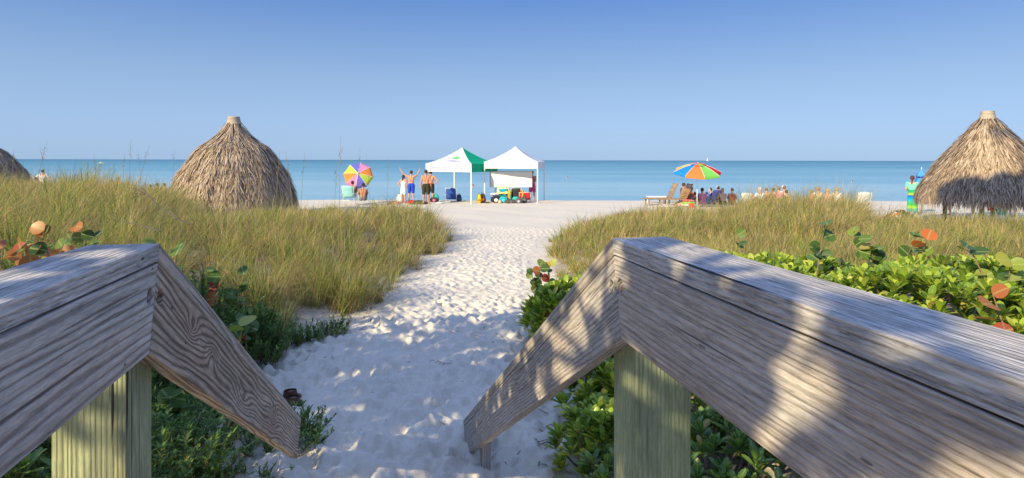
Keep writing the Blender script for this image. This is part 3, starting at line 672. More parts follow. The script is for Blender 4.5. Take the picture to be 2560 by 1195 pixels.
# small things on the sand: twigs, leaf litter
m = MB()
for i in range(760):
    if i >= 600: y = 3.4 + 11 * random.random(); x = random.uniform(np.interp(y, *XL) - .1, np.interp(y, *XR))
    elif i < 200: x = random.uniform(.05, 1.3); y = random.uniform(3.0, 5.2); 
    elif i < 330: y = random.uniform(3.3, 12); x = random.uniform(np.interp(y, *XL) - .2, np.interp(y, *XR))
    else: y = random.uniform(4.5, 12); x = float(np.interp(y, *XL)) + random.uniform(-.4, .3)
    l = random.uniform(.02, .12) * (1.4 if i < 200 else .8); a = random.uniform(0, 6.28); z = gz1(x, y) + .006
    dx, dy = math.cos(a) * l, math.sin(a) * l
    m.tube([(x, y, z), (x + dx * .5, y + dy * .5, z + .01 + random.uniform(0, .01)), (x + dx, y + dy, z)], .0028, 4)
tag(m.build('twig_litter', twig), kind='stuff')

# ------------------------------------------------------------------ thatched huts
th_m = leafy('palm_thatch', [(0, (.15, .10, .07)), (.25, (.33, .235, .17)), (.6, (.52, .39, .30)), (1, (.68, .54, .43))], .8, .12, spec=.15)
th_b = plain('thatch_underlayer', (.14, .095, .06), .9, .4, 20)
capm = plain('hut_top_wrap', (.42, .36, .29), .8, .25, 14)
postm = wood('hut_pole', (.12, .09, .07), (.30, .24, .19), 60, 6, seed=31)
def prof_r(t, kind):      # t: 0 top .. 1 eave -> (r/R, z frac)
    if kind == 'dome': return np.interp(t, [0, .12, .22, .42, .6, .73, .9, 1], [.10, .20, .31, .56, .74, .87, .97, 1.0]), np.interp(t, [0, .12, .22, .42, .6, .73, .9, 1], [1, .88, .79, .66, .47, .33, .12, 0])
    return np.interp(t, [0, .18, .36, .6, .72, .89, 1], [.095, .27, .47, .72, .82, .95, 1.0]), 1 - np.asarray(t)
def hut(x, y, Rr, ze, zt, kind, label, n=17000):
    g = gz1(x, y); r = empty('thatched_hut', (x, y, g), 0, label, 'hut', 'thatched beach huts')
    Hh = zt - ze
    roof = MB(); T = np.linspace(0, 1, 18); pr = [(float(prof_r(t, kind)[0]) * Rr * .95, float(prof_r(t, kind)[1]) * Hh + ze - g) for t in T]
    pr += [(Rr * .86, ze - g + .06)] + [(a * .9, b - .10) for a, b in pr[::-1]]
    roof_o = roof.lathe(pr, 40).build('roof', th_b, r, True)
    # strips
    tt = np.sqrt(rng.uniform(.0, 1.0, n)); tt[: n // 9] = rng.uniform(.93, 1.0, n // 9); a = rng.uniform(0, 2 * math.pi, n)
    L = rng.uniform(.22, .5, n) * Rr / 2.4; Lt = L / (Hh * 1.4)
    t0 = tt - Lt * .5; lift = rng.uniform(.0, .13, n); L = L * rng.uniform(.7, 1.35, n)
    ridge = np.sin(a * 13 + tt * 5) * .035 + np.sin(a * 29 + tt * 3) * .02 + .05 * (((tt * 9 + .12 * np.sin(a * 5)) % 1) - .5) + .03 * np.sin(a * 3 + x) * Rr / 2.3
    V = np.zeros((n, 6, 3)); w = rng.uniform(.007, .020, n)
    az2 = a + rng.normal(0, .05, n)
    for i, s in enumerate((0, .5, 1)):
        ts = t0 + Lt * s * 1.6; rr, zz = prof_r(np.clip(ts, 0, 1), kind)
        over = np.clip(ts - 1, 0, None) * Hh * 1.5
        rad = rr * Rr + ridge + lift * s + .01; z = zz * Hh - over + ze - g + .01 * s
        aa = a + (az2 - a) * s
        wd = w * (1, 1.0, .35)[i]
        c = np.stack([np.cos(aa) * rad, np.sin(aa) * rad, z], -1); sd = np.stack([-np.sin(aa), np.cos(aa), rng.normal(0, .3, n)], -1)
        V[:, 2 * i] = c - sd * wd[:, None]; V[:, 2 * i + 1] = c + sd * wd[:, None]
    b = np.arange(n)[:, None] * 6
    me = np_mesh('thatch', V.reshape(-1, 3), [np.concatenate([b + np.array([0, 1, 3, 2]), b + np.array([2, 3, 5, 4])])])
    link('thatch', me, th_m, roof_o)
    rc = .10 * Rr; ztop = zt - g
    c = MB().lathe([(rc * 1.25, ztop - .08), (rc * 1.15, ztop), (rc * 1.0, ztop + .10), (rc * .92, ztop + .22), (rc * .84, ztop + .225), (0.01, ztop + .21)], 24)
    for k in range(4): c.lathe([(rc * (1.12 - .05 * k), ztop + .02 + k * .055), (rc * (1.17 - .05 * k), ztop + .035 + k * .055), (rc * (1.1 - .05 * k), ztop + .05 + k * .055)], 24)
    c.build('top_cap', capm, roof_o, True)
    for k in range(4):
        a = .785 + k * 1.571; px_, py_ = math.cos(a) * Rr * .6, math.sin(a) * Rr * .6; gg = gz1(x + px_, y + py_) - g
        MB().tube([(px_, py_, gg - .3), (px_, py_, ze - g + Hh * .45)], .07, 10).build('pole', postm, r, True)
    return r
hut(-11.4, 25, 2.36, .62, 3.93, 'dome', 'round domed thatched hut, whole and sunlit, between the grass and the sea at left')
hut(17.15, 22, 2.12, 1.12, 3.98, 'cone', 'steep conical thatched hut at the right edge with tree shade across its lower half')
hut(-26.7, 30, 2.5, .7, 3.75, 'dome', 'thatched hut at the far left, only its right slope inside the frame')

# ------------------------------------------------------------------ people
def skinm(c): return plain('skin', c, .55, .1, 20, .35)
SK = [(.56, .27, .16), (.50, .23, .13), (.62, .34, .22), (.42, .19, .10)]
def person(px, D, H, face, pose, skin, clothes, label, group=None, vox=.012, z=None, hair=(.05, .03, .02), hairk='short', arms=None, dx=0):
    p = at(px, D); p.x += dx
    if z is not None: p.z = z
    root = empty('person', p, R(face), label, 'person', group); sc = H / 1.75; root.scale = (sc, sc, sc)
    if pose == 'stand':
        J = dict(pel=(0, 0, .95), ch=(0, .0, 1.26), nk=(0, -.01, 1.47), hd=(0, .02, 1.63))
        for s, n in ((-1, 'l'), (1, 'r')):
            J[n + 'hip'] = (s * .09, 0, .90); J[n + 'kn'] = (s * .11, .02, .50); J[n + 'an'] = (s * (.12 + .02 * (s > 0)), -.02, .09); J[n + 'toe'] = (s * .15, .15, .03)
            J[n + 'sh'] = (s * .185, 0, 1.42); J[n + 'el'] = (s * .245, -.03, 1.13); J[n + 'wr'] = (s * .25, .04, .88)
    else:
        J = dict(pel=(0, 0, .12), ch=(0, .02, .42), nk=(0, .06, .64), hd=(0, .11, .80))
        for s, n in ((-1, 'l'), (1, 'r')):
            J[n + 'hip'] = (s * .09, .03, .11); J[n + 'kn'] = (s * .16, .42, .40); J[n + 'an'] = (s * .13, .70, .08); J[n + 'toe'] = (s * .15, .86, .04)
            J[n + 'sh'] = (s * .18, .05, .58); J[n + 'el'] = (s * .24, .20, .36); J[n + 'wr'] = (s * .15, .42, .46)
    if arms: J.update(arms)
    J = {k: Vector(v) for k, v in J.items()}
    fem = any(c[0] in ('dress', 'maxidress', 'top') for c in clothes); wsh = .9 if fem else 1
    b = MB(); pel, ch, nk, hd = J['pel'], J['ch'], J['nk'], J['hd']
    for s in (-1, 1):
        o = Vector((s * .06, 0, 0)); b.bone(pel + o, .105, pel.lerp(ch, .5) + o * .8, .085 * wsh + .01); b.bone(pel.lerp(ch, .5) + o * .8, .09, ch + o * 1.25, .10)
        b.bone(ch + o * 1.3, .098, J['lsh' if s < 0 else 'rsh'].lerp(nk, .35) + Vector((0, 0, -.04)), .075)
    b.bone(ch, .10, nk - Vector((0, 0, .06)), .075); b.bone(nk - Vector((0, 0, .04)), .06, hd - Vector((0, .01, .06)), .055)
    b.ball(hd + Vector((0, -.015, .02)), .1, 12, 9, (.80, .98, 1.08)); b.ball(hd + Vector((0, .03, -.055)), .066, 10, 7, (.85, 1, 1)); b.ball(hd + Vector((0, .096, -.015)), .016, 8, 6)
    for s in (-1, 1): b.ball(hd + Vector((s * .08, -.005, -.005)), .022, 8, 6, (.5, 1, 1.4))
    for n in 'lr':
        s = -1 if n == 'l' else 1
        b.bone(J[n + 'hip'], .098, J[n + 'kn'], .060); b.bone(J[n + 'kn'], .058, J[n + 'kn'].lerp(J[n + 'an'], .35) + Vector((0, -.012, 0)), .058); b.bone(J[n + 'kn'].lerp(J[n + 'an'], .35), .055, J[n + 'an'], .038)
        b.bone(J[n + 'an'] - Vector((0, .03, .045)), .036, J[n + 'toe'], .030)
        b.bone(J[n + 'sh'], .060, J[n + 'el'], .042); b.bone(J[n + 'el'], .041, J[n + 'wr'], .028)
        d = (J[n + 'wr'] - J[n + 'el']).normalized(); q = d.cross(Vector((0, 1, 0.2))).normalized() if abs(d.y) < .9 else Vector((1, 0, 0)); e = Vector((0, 1, 0)) if abs(d.y) < .7 else Vector((0, 0, 1)); e = (e - d * e.dot(d)).normalized()
        w = J[n + 'wr']; b.bone(w, .026, w + d * .065, .028)
        for k in range(4): f0 = w + d * .075 + e * (.027 - k * .018); b.bone(f0, .0105, f0 + d * (.07, .08, .075, .055)[k] + q * .02 * s, .008, 6)
        b.bone(w + d * .03 + e * .028, .012, w + d * .075 + e * .06, .009, 6)
    def fin(m, name, mat, v=vox, par=root):
        o = m.build(name, mat, par); r_ = o.modifiers.new('remesh', 'REMESH'); r_.mode = 'VOXEL'; r_.voxel_size = v; r_.use_smooth_shade = True
        s_ = o.modifiers.new('smooth', 'SMOOTH'); s_.iterations = 2; s_.factor = .5
        return o
    fin(b, 'body', skinm(skin))
    for c in clothes:
        k, colr = c[0], c[1]; mt = colr if not isinstance(colr, tuple) else plain('cloth', colr, .85, .18, 16, .1); m = MB()
        if k in ('shorts', 'briefs', 'trousers'):
            for n in 'lr':
                s = -1 if n == 'l' else 1; f = {'shorts': .85, 'briefs': .18, 'trousers': 1}[k]
                m.bone(pel + Vector((s * .05, 0, .03)), .122, J[n + 'hip'], .122); m.bone(J[n + 'hip'], .120, J[n + 'hip'].lerp(J[n + 'kn'], f), .092 if f > .5 else .11)
            fin(m, 'shorts' if k == 'shorts' else 'swimsuit' if k == 'briefs' else 'trousers', mt)
        elif k in ('shirt', 'top', 'dress', 'maxidress'):
            for s in (-1, 1):
                o = Vector((s * .06, 0, 0)); m.bone(pel + o + Vector((0, 0, .02)), .118, pel.lerp(ch, .5) + o * .8, .105); m.bone(pel.lerp(ch, .5) + o * .8, .105, ch + o * 1.3, .116)
                if k in ('shirt', 'maxidress'):
                    n = 'l' if s < 0 else 'r'; m.bone(ch + o * 1.3, .112, J[n + 'sh'] + Vector((-s * .03, 0, -.02)), .085); m.bone(J[n + 'sh'], .074, J[n + 'sh'].lerp(J[n + 'el'], .5), .062)
                else: m.bone(ch + o, .110, ch + o * 1.1 + Vector((0, 0, .12)), .06)
            m.bone(ch, .115, nk - Vector((0, 0, .08)), .080)
            if k == 'dress':
                for s in (-1, 1):
                    for q in (-1, 1): m.bone(pel + Vector((s * .06, 0, -.05)), .13, pel + Vector((s * .11, q * .03, -.36)), .10)
            if k == 'maxidress':
                for s in (-1, 1):
                    for q in (-1, 1): m.bone(pel + Vector((s * .05, 0, -.05)), .13, Vector((s * .10, q * .05, .22)), .115)
            fin(m, 'shirt' if k in ('shirt', 'top') else 'dress', mt, vox + .003)
        elif k == 'cap':
            m.ball(hd + Vector((0, -.01, .05)), .108, 12, 8, (.86, 1, .9)); m.bone(hd + Vector((-.03, .09, .055)), .012, hd + Vector((-.02, .16, .045)), .01); m.bone(hd + Vector((.03, .09, .055)), .012, hd + Vector((.02, .16, .045)), .01); m.bone(hd + Vector((0, .09, .055)), .012, hd + Vector((0, .17, .045)), .012)
            m.build('cap', mt, root, True)
        elif k == 'glasses':
            for s in (-1, 1): m.ball(hd + Vector((s * .035, .086, .012)), .026, 8, 6, (1, .45, .8))
            m.build('sunglasses', mt, root, True)
    m = MB(); m.ball(hd + Vector((0, -.032, .036)), .1035, 12, 9, (.88, .95, 1.05))
    if hairk == 'long': m.bone(hd + Vector((0, -.07, -.02)), .075, nk + Vector((0, -.085, -.12)), .06)
    if hairk == 'pony': m.bone(hd + Vector((0, -.12, .0)), .035, nk + Vector((-.02, -.10, -.08)), .022)
    if hairk != 'none': fin(m, 'hair', plain('hair', hair, .6, .3, 30), max(.012, vox))
    if face % 360 > 90 and face % 360 < 270:
        for s in (-1, 1): MB().ball(hd + Vector((s * .032, .083, .012)), .011, 8, 6).build('eye', plain('eye', (.03, .03, .03), .3), root, True)
    return root
BLUE, RED, WHITE, PINK, BLACK = (.03, .08, .55), (.62, .04, .03), (.78, .78, .76), (.75, .25, .38), (.02, .02, .022)
person(1028, 35, 1.80, 8, 'stand', SK[0], [('shorts', BLUE)], 'shirtless man in bright blue shorts with both arms raised', 'adults standing by the white tents',
       arms=dict(lel=(-.42, .06, 1.55), lwr=(-.58, .1, 1.80), rel=(.34, .05, 1.52), rwr=(.46, .1, 1.78)))
person(1009, 33.6, 1.56, -25, 'stand', SK[0], [('dress', (.50, .72, .76))], 'girl in pale aqua sundress with one hand on her hip', 'adults standing by the white tents', hairk='pony',
       arms=dict(lel=(-.36, -.08, 1.18), lwr=(-.17, .02, 1.00)))
camo = plain('camouflage_cloth', (.05, .045, .03), .85, .75, 22, .1)
person(1065, 33, 1.86, 5, 'stand', SK[1], [('shorts', camo)], 'shirtless man in dark camouflage shorts, arms hanging, nearest the left tent', 'adults standing by the white tents')
person(1077, 35, 1.80, -10, 'stand', SK[0], [('shorts', (.035, .035, .03))], 'shirtless man in black shorts with a hand on his head, partly behind another man', 'adults standing by the white tents',
       arms=dict(lel=(-.36, .1, 1.5), lwr=(-.10, .05, 1.72), rel=(.42, .0, 1.2), rwr=(.22, .05, 1.02)))
person(1331, 35.9, 1.76, 165, 'stand', SK[1], [('dress', plain('floral_cloth', (.55, .10, .20), .85, .8, 14, .1)), ('cap', (.45, .25, .12)), ('glasses', BLACK)], 'woman in a pink and red patterned dress beside the white banner', 'adults standing by the white tents', hair=(.3, .18, .08),
       arms=dict(lel=(-.22, .1, 1.15), lwr=(.06, .2, 1.2), rel=(.22, .1, 1.15), rwr=(-.05, .2, 1.12)))
t = NT('banded_dress'); sp = t.n('SeparateXYZ'); t.l(t.n('TexCoord').outputs['Object'], sp.inputs[0]); 
zz = t.math('ADD', t.math('MULTIPLY', sp.outputs[2], 1 / 1.5), t.math('MULTIPLY', t.math('SUBTRACT', t.noise(t.obj(), 9, 2), .5), .09))
t.base(t.ramp(zz, [(.0, (.05, .35, .30)), (.16, (.05, .30, .28)), (.24, (.28, .50, .03)), (.32, (.03, .35, .10)), (.42, (.04, .40, .28)), (.50, (.0, .28, .65)), (.58, (.01, .10, .36)), (.62, (.35, .5, .02)), (.68, (.02, .38, .12)), (.74, (.02, .30, .15)), (.76, (.18, .62, .45))]), .85, .1)
person(2281, 25.8, 1.66, -35, 'stand', SK[2], [('maxidress', t.m)], 'woman in a long green and blue banded dress beside the right hut', hair=(.10, .035, .02), hairk='pony',
       arms=dict(rel=(.25, .06, 1.15), rwr=(.17, .27, 1.06), lel=(-.24, .04, 1.15), lwr=(-.12, .26, 1.08)))
GS = 'people sitting near the rainbow umbrella'
person(1721, 33, 1.66, 0, 'sit', SK[0], [('briefs', (.5, .1, .08))], 'sitting woman with long light brown hair just left of the rainbow umbrella pole', GS, hair=(.30, .16, .07), hairk='long')
person(1731, 34.2, 1.75, 20, 'sit', SK[1], [('shirt', (.07, .10, .25)), ('cap', (.10, .22, .5))], 'sitting person in a blue cap behind the long haired woman', GS)
person(1738, 32.4, 1.35, -10, 'sit', SK[1], [('shirt', (.10, .10, .13))], 'dark haired child in a dark shirt sitting against the rainbow umbrella pole', GS, hair=(.09, .03, .02))
person(1757, 33, 1.75, 0, 'sit', SK[2], [('shirt', (.72, .26, .40))], 'sitting person in a pink shirt, first on the right of the umbrella pole', GS)
person(1767, 33.5, 1.3, -20, 'sit', SK[2], [('shirt', (.22, .42, .48))], 'child in a teal checked shirt sitting between the pink shirt and the blue chair', GS, hair=(.35, .22, .1))
person(1780, 34.4, 1.6, 90, 'sit', SK[2], [('shirt', (.05, .08, .5))], 'sitting person in royal blue seen from the side by the lilac chair', GS)
person(1797, 34.6, 1.75, 0, 'sit', SK[2], [('shirt', (.45, .5, .7)), ('cap', WHITE)], 'sitting person in a white cap in front of the lilac chair', GS)
person(1808, 33, 1.72, 8, 'sit', (.66, .38, .25), [('shorts', (.05, .05, .05))], 'shirtless fair haired person sitting second from the right of the group', GS, hair=(.5, .33, .16))
person(1831, 33, 1.68, -15, 'sit', SK[2], [('top', (.78, .09, .06))], 'sitting woman in a coral red top, last on the right of the umbrella group', GS)
GF = 'people sitting behind the right grass'
for px, D, H, f, cl, lab, hr in [
    (1902, 31, 1.75, 10, [('shirt', WHITE)], 'sitting person in a white shirt at the left end behind the right grass', (.5, .45, .4)),
    (1917, 33, 1.5, -10, [('briefs', RED)], 'bare backed child between the white and pink shirts behind the right grass', (.2, .1, .05)),
    (1936, 31.5, 1.6, 20, [('shirt', (.30, .08, .10))], 'sitting dark haired person in maroon behind the right grass', (.03, .02, .02)),
    (1947, 31.5, 1.78, -20, [('shirt', PINK)], 'sitting person in a bright pink top behind the right grass', (.25, .12, .06)),
    (1962, 32.5, 1.78, 0, [('shirt', (.80, .66, .72)), ('cap', WHITE)], 'sitting person with a pale pink shirt and white cap behind the right grass', (.2, .1, .05)),
    (1968, 30.5, 1.5, 0, [('shirt', (.12, .10, .05))], 'small dark haired person in olive just in front of the white cap', (.03, .02, .015)),
    (2032, 31, 1.5, 15, [('briefs', (.7, .15, .04))], 'bare backed person with orange swimwear deep in the right grass', (.3, .15, .05)),
    (2047, 31.5, 1.72, 0, [('shirt', (.72, .62, .48))], 'sitting person in a cream shirt deep in the right grass', (.35, .18, .06)),
    (2071, 31, 1.6, 0, [('shirt', (.80, .40, .42))], 'sitting person in salmon behind the middle of the right grass', (.4, .28, .15)),
    (2094, 31, 1.72, -10, [('shirt', (.80, .70, .66))], 'sitting person in off white at the right end behind the right grass', (.4, .22, .08))]:
    person(px, D, H, f, 'sit', SK[2], cl, lab, GF, vox=.016, hair=hr, z=.12)
GL = 'people by the left shoreline'
person(107, 38.5, 1.78, 20, 'stand', SK[0], [('shorts', (.4, .4, .42)), ('shirt', (.72, .62, .58)), ('cap', WHITE)], 'standing person in a white cap with elbows out beyond the left grass', GL, vox=.015, arms=dict(lel=(-.42, 0, 1.2), lwr=(-.2, .02, 1.02), rel=(.42, 0, 1.2), rwr=(.2, .02, 1.02)), z=-.05)
person(90, 37.5, 1.62, -20, 'stand', SK[1], [('shorts', (.25, .1, .05))], 'shorter tanned person left of the white capped one beyond the left grass', GL, vox=.015, z=-.35)
person(295, 37.5, 1.62, 10, 'stand', SK[0], [('shirt', (.6, .35, .2))], 'person in tan half hidden in the tall left grass', GL, vox=.015, z=-.35)
for px, lab in ((376, 'bare backed wader nearest the tall left grass'), (393, 'wader with a dark head between two others by the left hut'), (411, 'wader closest to the left thatched hut')):
    person(px, 44, 1.72, (px * 7) % 40 - 20, 'stand', SK[0], [('shorts', (.2, .2, .3))], lab, GL, vox=.016, z=-1.05 - (px % 3) * .1, hair=(.12, .05, .02))
GU = 'people sitting under the tilted umbrella'
person(881, 32.3, 1.7, 10, 'sit', SK[3], [('shirt', (.20, .16, .10))], 'sitting person in brown under the tilted pink and green umbrella', GU, z=.38)
person(908, 31.5, 1.72, 15, 'sit', SK[3], [('shorts', (.18, .17, .16))], 'bare backed sitting person right of the tilted umbrella', GU, z=.28)
GH = 'people standing under the right hut'
person(2368, 25.2, 1.72, 10, 'stand', SK[0], [('shorts', (.6, .2, .1))], 'person whose bare legs show under the left side of the right hut', GH)
person(2432, 25, 1.35, 40, 'stand', SK[2], [('shirt', (.1, .1, .12))], 'bare armed child stooping behind the dark pole of the right hut', GH)
person(2530, 25, 1.65, 20, 'stand', SK[2], [('dress', (.12, .50, .52))], 'person in turquoise under the right hut at the frame edge', GH)
# swimmers
for px, py, lab in ((1182, 464, 'swimmer seen between the two tents'), (1418, 442, 'swimmer low in the sea right of the white tent'), (2130, 452, 'swimmer off the right beach')):
    D = 3.05 * F / (py - 398); m = at(px, D)
    person(px, D, 1.7, 90, 'stand', SK[2], [], lab, 'swimmers', vox=.02, z=-.72 - 1.42)

# ------------------------------------------------------------------ tents
tw = plain('white_canopy_cloth', (.64, .65, .67), .8, .06, 3, .1, trans=.12)
tg = plain('green_canopy_cloth', (.0, .42, .22), .7, .12, 4, .2, trans=.25)
alu = plain('white_steel_leg', (.72, .72, .70), .4, .1, 20)
ink_b = plain('blue_print', (.30, .34, .62), .8, .1); ink_g = plain('green_print', (.08, .45, .12), .8, .1)
def tent(fl, ang, zt, zb, za, size, pm, label, logo=False):
    root = empty('canopy_tent', (fl[0], fl[1], gz1(*fl)), R(ang), label, 'tent', 'white pop up tents'); g = root.location.z
    A = [Vector((0, 0, zt - g)), Vector((size, 0, zt - g)), Vector((size, size, zt - g)), Vector((0, size, zt - g))]; P = Vector((size / 2, size / 2, za - g))
    def pt(i, u, v, off=0):
        a, b = A[i], A[(i + 1) % 4]; q = a.lerp(b, u).lerp(P, v); q.z -= .42 * v * (1 - v) * (za - zt) * 1.1 + .02 * math.sin(u * math.pi) * (1 - v)
        nrm = Vector(((0, -1, 0), (1, 0, 0), (0, 1, 0), (-1, 0, 0))[i]) * .6 + Vector((0, 0, .8)); return q + nrm * off
    for i in range(4):
        m = MB(); nu, nv = 10, 10
        vs = [pt(i, u / nu, v / nv) for v in range(nv + 1) for u in range(nu + 1)]
        fs = [(v * (nu + 1) + u, v * (nu + 1) + u + 1, (v + 1) * (nu + 1) + u + 1, (v + 1) * (nu + 1) + u) for v in range(nv) for u in range(nu)]
        m.add(vs, fs)
        # valance
        n = Vector(((0, -1, 0), (1, 0, 0), (0, 1, 0), (-1, 0, 0))[i])
        vs = []
        for j, dz in enumerate((0, .33, .66, 1)):
            for u in range(13):
                q = A[i].lerp(A[(i + 1) % 4], u / 12); q = q + n * (.012 * math.sin(u * 1.9 + i) * dz); q.z = (zt - g) * (1 - dz) + (zb - g) * dz; 
                if j == 0: q.z -= .02 * math.sin(u / 12 * math.pi)
                vs.append(q)
        m.add(vs, [(j * 13 + u, j * 13 + u + 1, (j + 1) * 13 + u + 1, (j + 1) * 13 + u) for j in range(3) for u in range(12)])
        o = m.build('canopy_panel', pm[i], root, True)
        if logo and i == 0:
            l = MB()                                  # green palm leaf burst
            for k in range(8):
                a = k * .785 + .3; c = (.56, .46); e = (c[0] + math.cos(a) * .20 * (.7 + .3 * (k % 2)), c[1] + math.sin(a) * .12)
                mx, my = (c[0] + e[0]) / 2, (c[1] + e[1]) / 2; sx, sy = -(e[1] - c[1]) * .22, (e[0] - c[0]) * .12
                l.add([pt(0, c[0], c[1], .02), pt(0, mx + sx, my + sy, .02), pt(0, e[0], e[1], .02), pt(0, mx - sx, my - sy, .02)], [(0, 1, 2, 3)])
            l.build('palm_emblem', ink_g, o)
            l = MB()                                  # blue script and swoosh
            def rib(f, n=24, w=.012):
                vs = []
                for k in range(n + 1):
                    u, v = f(k / n); vs += [pt(0, u, v - w * math.sin(math.pi * (k + .2) / (n + .4)), .02), pt(0, u, v + w * math.sin(math.pi * (k + .2) / (n + .4)), .02)]
                l.add(vs, [(2 * k, 2 * k + 1, 2 * k + 3, 2 * k + 2) for k in range(n)])
            rib(lambda s: (.28 + .34 * s, .235 + .05 * math.sin(s * math.pi) + .012 * math.sin(s * 60)), 70, .022)
            rib(lambda s: (.50 + .30 * s, .30 - .10 * s + .012 * math.sin(s * 55)), 60, .022)
            rib(lambda s: (.36 + .36 * s, .15 + .05 * math.sin(s * 3.1)), 24, .014)
            l.build('blue_script', ink_b, o)
            l = MB(); 
            for k in range(26):
                u0 = .12 + k * .029; h = .045 + .02 * ((k * 7) % 3); z = (zt + zb) / 2 - g
                q = A[0].lerp(A[1], u0); l.box((q.x, -.016, z + .012 * math.sin(k * 2.1)), (.055 if k % 4 else .03, .004, h))
            l.build('valance_print', ink_b, o)
    for a in A:
        gg = gz1(*(root.matrix_basis @ a).xy) - g
        hh = zt - g - .02; x = a.x + (.03 if a.x < 1 else -.03); y = a.y + (.03 if a.y < 1 else -.03)
        m = MB().box((x, y, (gg + hh) / 2), (.055, .055, hh - gg)).box((x, y, gg + .01), (.11, .11, .02)).box((x, y, gg + (hh - gg) * .34), (.075, .075, .06))
        m.build('leg', alu, root)
    m = MB()
    for i in range(4):
        a, b = A[i].lerp(P, .03), A[(i + 1) % 4].lerp(P, .03); z0, z1 = zb - g + .25, zb - g + .02
        for k in range(2):
            c, d = a.lerp(b, k / 2), a.lerp(b, (k + 1) / 2); m.tube([(c.x, c.y, z0), (d.x, d.y, z1)], .012, 5); m.tube([(c.x, c.y, z1), (d.x, d.y, z0)], .012, 5)
    m.build('truss', alu, root)
    return root
def xy(px, D): return ((px - 1280) / F * D, D)
tent(xy(1064, 34.9), -27, 2.19, 1.72, 3.12, 3.05, [tw, tg, tg, tw], 'white and green pop up tent with a palm emblem, left of the pair', True)
tent(xy(1210, 34.5), -10, 2.31, 1.91, 3.2, 3.08, [tw] * 4, 'plain white pop up tent with the banner hanging inside')
x0, D = xy(1226, 34.9); b = empty('hanging_banner', (x0, D, pz(466, D)), R(3), 'blank white banner with thin brown edge hanging under the plain tent', 'banner')
m = MB(); vs = []; bw, bh = 2.4, .89
for j in range(7):
    for i in range(17): vs.append((bw * i / 16, .03 * math.sin(i * .8) * (1 - j / 6), bh * j / 6))
m.add(vs, [(j * 17 + i, j * 17 + i + 1, (j + 1) * 17 + i + 1, (j + 1) * 17 + i) for j in range(6) for i in range(16)])
m.build('sheet', plain('white_banner_vinyl', (.76, .76, .74), .6, .03, 3), b, True)
m = MB(); m.tube([(-.01, -.01, -.01), (-.01, -.01, bh + .01)], .018, 6).tube([(-.02, -.01, bh + .01), (bw, -.01, bh + .01)], .012, 6); m.build('edge_strip', plain('brown_batten', (.35, .18, .08)), b)
m = MB(); m.tube([(.1, 0, bh), (.0, 0, 2.1 - b.location.z + .1)], .006, 4).tube([(bw - .1, 0, bh), (bw, 0, 2.1 - b.location.z + .1)], .006, 4); m.build('cord', alu, b)

# ------------------------------------------------------------------ umbrellas
def umbrella(base, H, Rr, cols, tilt, tdir, rise, label, rot0=0, hub=None, vent=False, n=8):
    root = empty('beach_umbrella', base, 0, label, 'umbrella', 'open beach umbrellas')
    top = Vector((0, 0, H)); M = Matrix.Rotation(R(tdir), 3, 'Z') @ Matrix.Rotation(R(tilt), 3, 'X')    # tilt the canopy
    hubz = Vector((0, 0, H * .72)); ax = M @ Vector((0, 0, 1)); hubp = hubz + ax * (H * .28)
    MB().tube([(0, 0, -.3), hubz], .018, 8).build('pole', alu, root)
    MB().tube([hubz, hubp + ax * .06], .014, 8).ball(hubp + ax * .07, .025, 8, 6).build('upper_pole', alu, root)
    for k in range(n):
        m = MB(); vs = []
        for j in range(7):
            s = j / 6 * (1 if not vent else 1); r = Rr * s; z = -rise * (s ** 1.7)
            for i in range(5):
                a = rot0 + 2 * math.pi * (k + i / 4) / n; sag = 1 - .045 * math.sin(i / 4 * math.pi) * s
                ch = math.cos(math.pi / n) / math.cos(math.pi / n * (2 * i / 4 - 1)); rr = r * (ch * .6 + .4) * sag
                vs.append(hubp + M @ Vector((rr * math.cos(a), rr * math.sin(a), z - .012 * math.sin(i / 4 * math.pi) * s)))
        for i in range(5): vs.append(vs[6 * 5 + i] + M @ Vector((0, 0, -.09)))
        fs = [(j * 5 + i, j * 5 + i + 1, (j + 1) * 5 + i + 1, (j + 1) * 5 + i) for j in range(7) for i in range(4)]
        m.add(vs, fs); o = m.build('canopy_panel', plain('umbrella_cloth', cols[k], .75, .08, 6, .2, trans=.25), root, True)
        a = rot0 + 2 * math.pi * k / n; q = MB()
        q.tube([hubp + M @ Vector((Rr * s * math.cos(a), Rr * s * math.sin(a), -rise * s ** 1.7 + .008)) for s in (0, .3, .6, 1)], .009, 5); q.build('rib', alu, root)
    if vent:
        m = MB()
        for k in range(n):
            a0, a1 = rot0 + 2 * math.pi * k / n, rot0 + 2 * math.pi * (k + 1) / n; rr = Rr * .33
            v = [hubp + M @ Vector((0, 0, .05)), hubp + M @ Vector((rr * math.cos(a0), rr * math.sin(a0), -.015)), hubp + M @ Vector((rr * math.cos(a1), rr * math.sin(a1), -.015))]
            m = MB().add(v, [(0, 1, 2)]); m.build('vent_panel', plain('umbrella_cloth', cols[k], .75, .08, 6, .2, trans=.25), root)
    return root
UY, UB, UO, UG, UR = (.80, .42, .03), (.02, .24, .75), (.80, .22, .06), (.22, .62, .12), (.75, .03, .05)
b0 = at(1743, 31)
# panel k spans angle k*45..; front (towards camera) is -y = 270 deg
umbrella((b0.x, b0.y, b0.z), pz(404, 31) - b0.z - .05, 1.2, [UY, UR, UO, UY, UB, UO, UG, UR], 12, 0, .42, 'open umbrella with rainbow panels, upright on a white pole on the right beach', rot0=0, vent=True)
PP, PB, PO, PG = (.78, .28, .52), (.16, .16, .60), (.80, .26, .05), (.48, .62, .07)
b1 = at(897, 33.5)
umbrella((b1.x, b1.y, b1.z), 1.95, .80, [PO, PP, PB, PG, PO, PP, PB, PG], 62, 10, .20, 'tilted umbrella with pink, violet, lime and orange panels at left', rot0=R(-8))
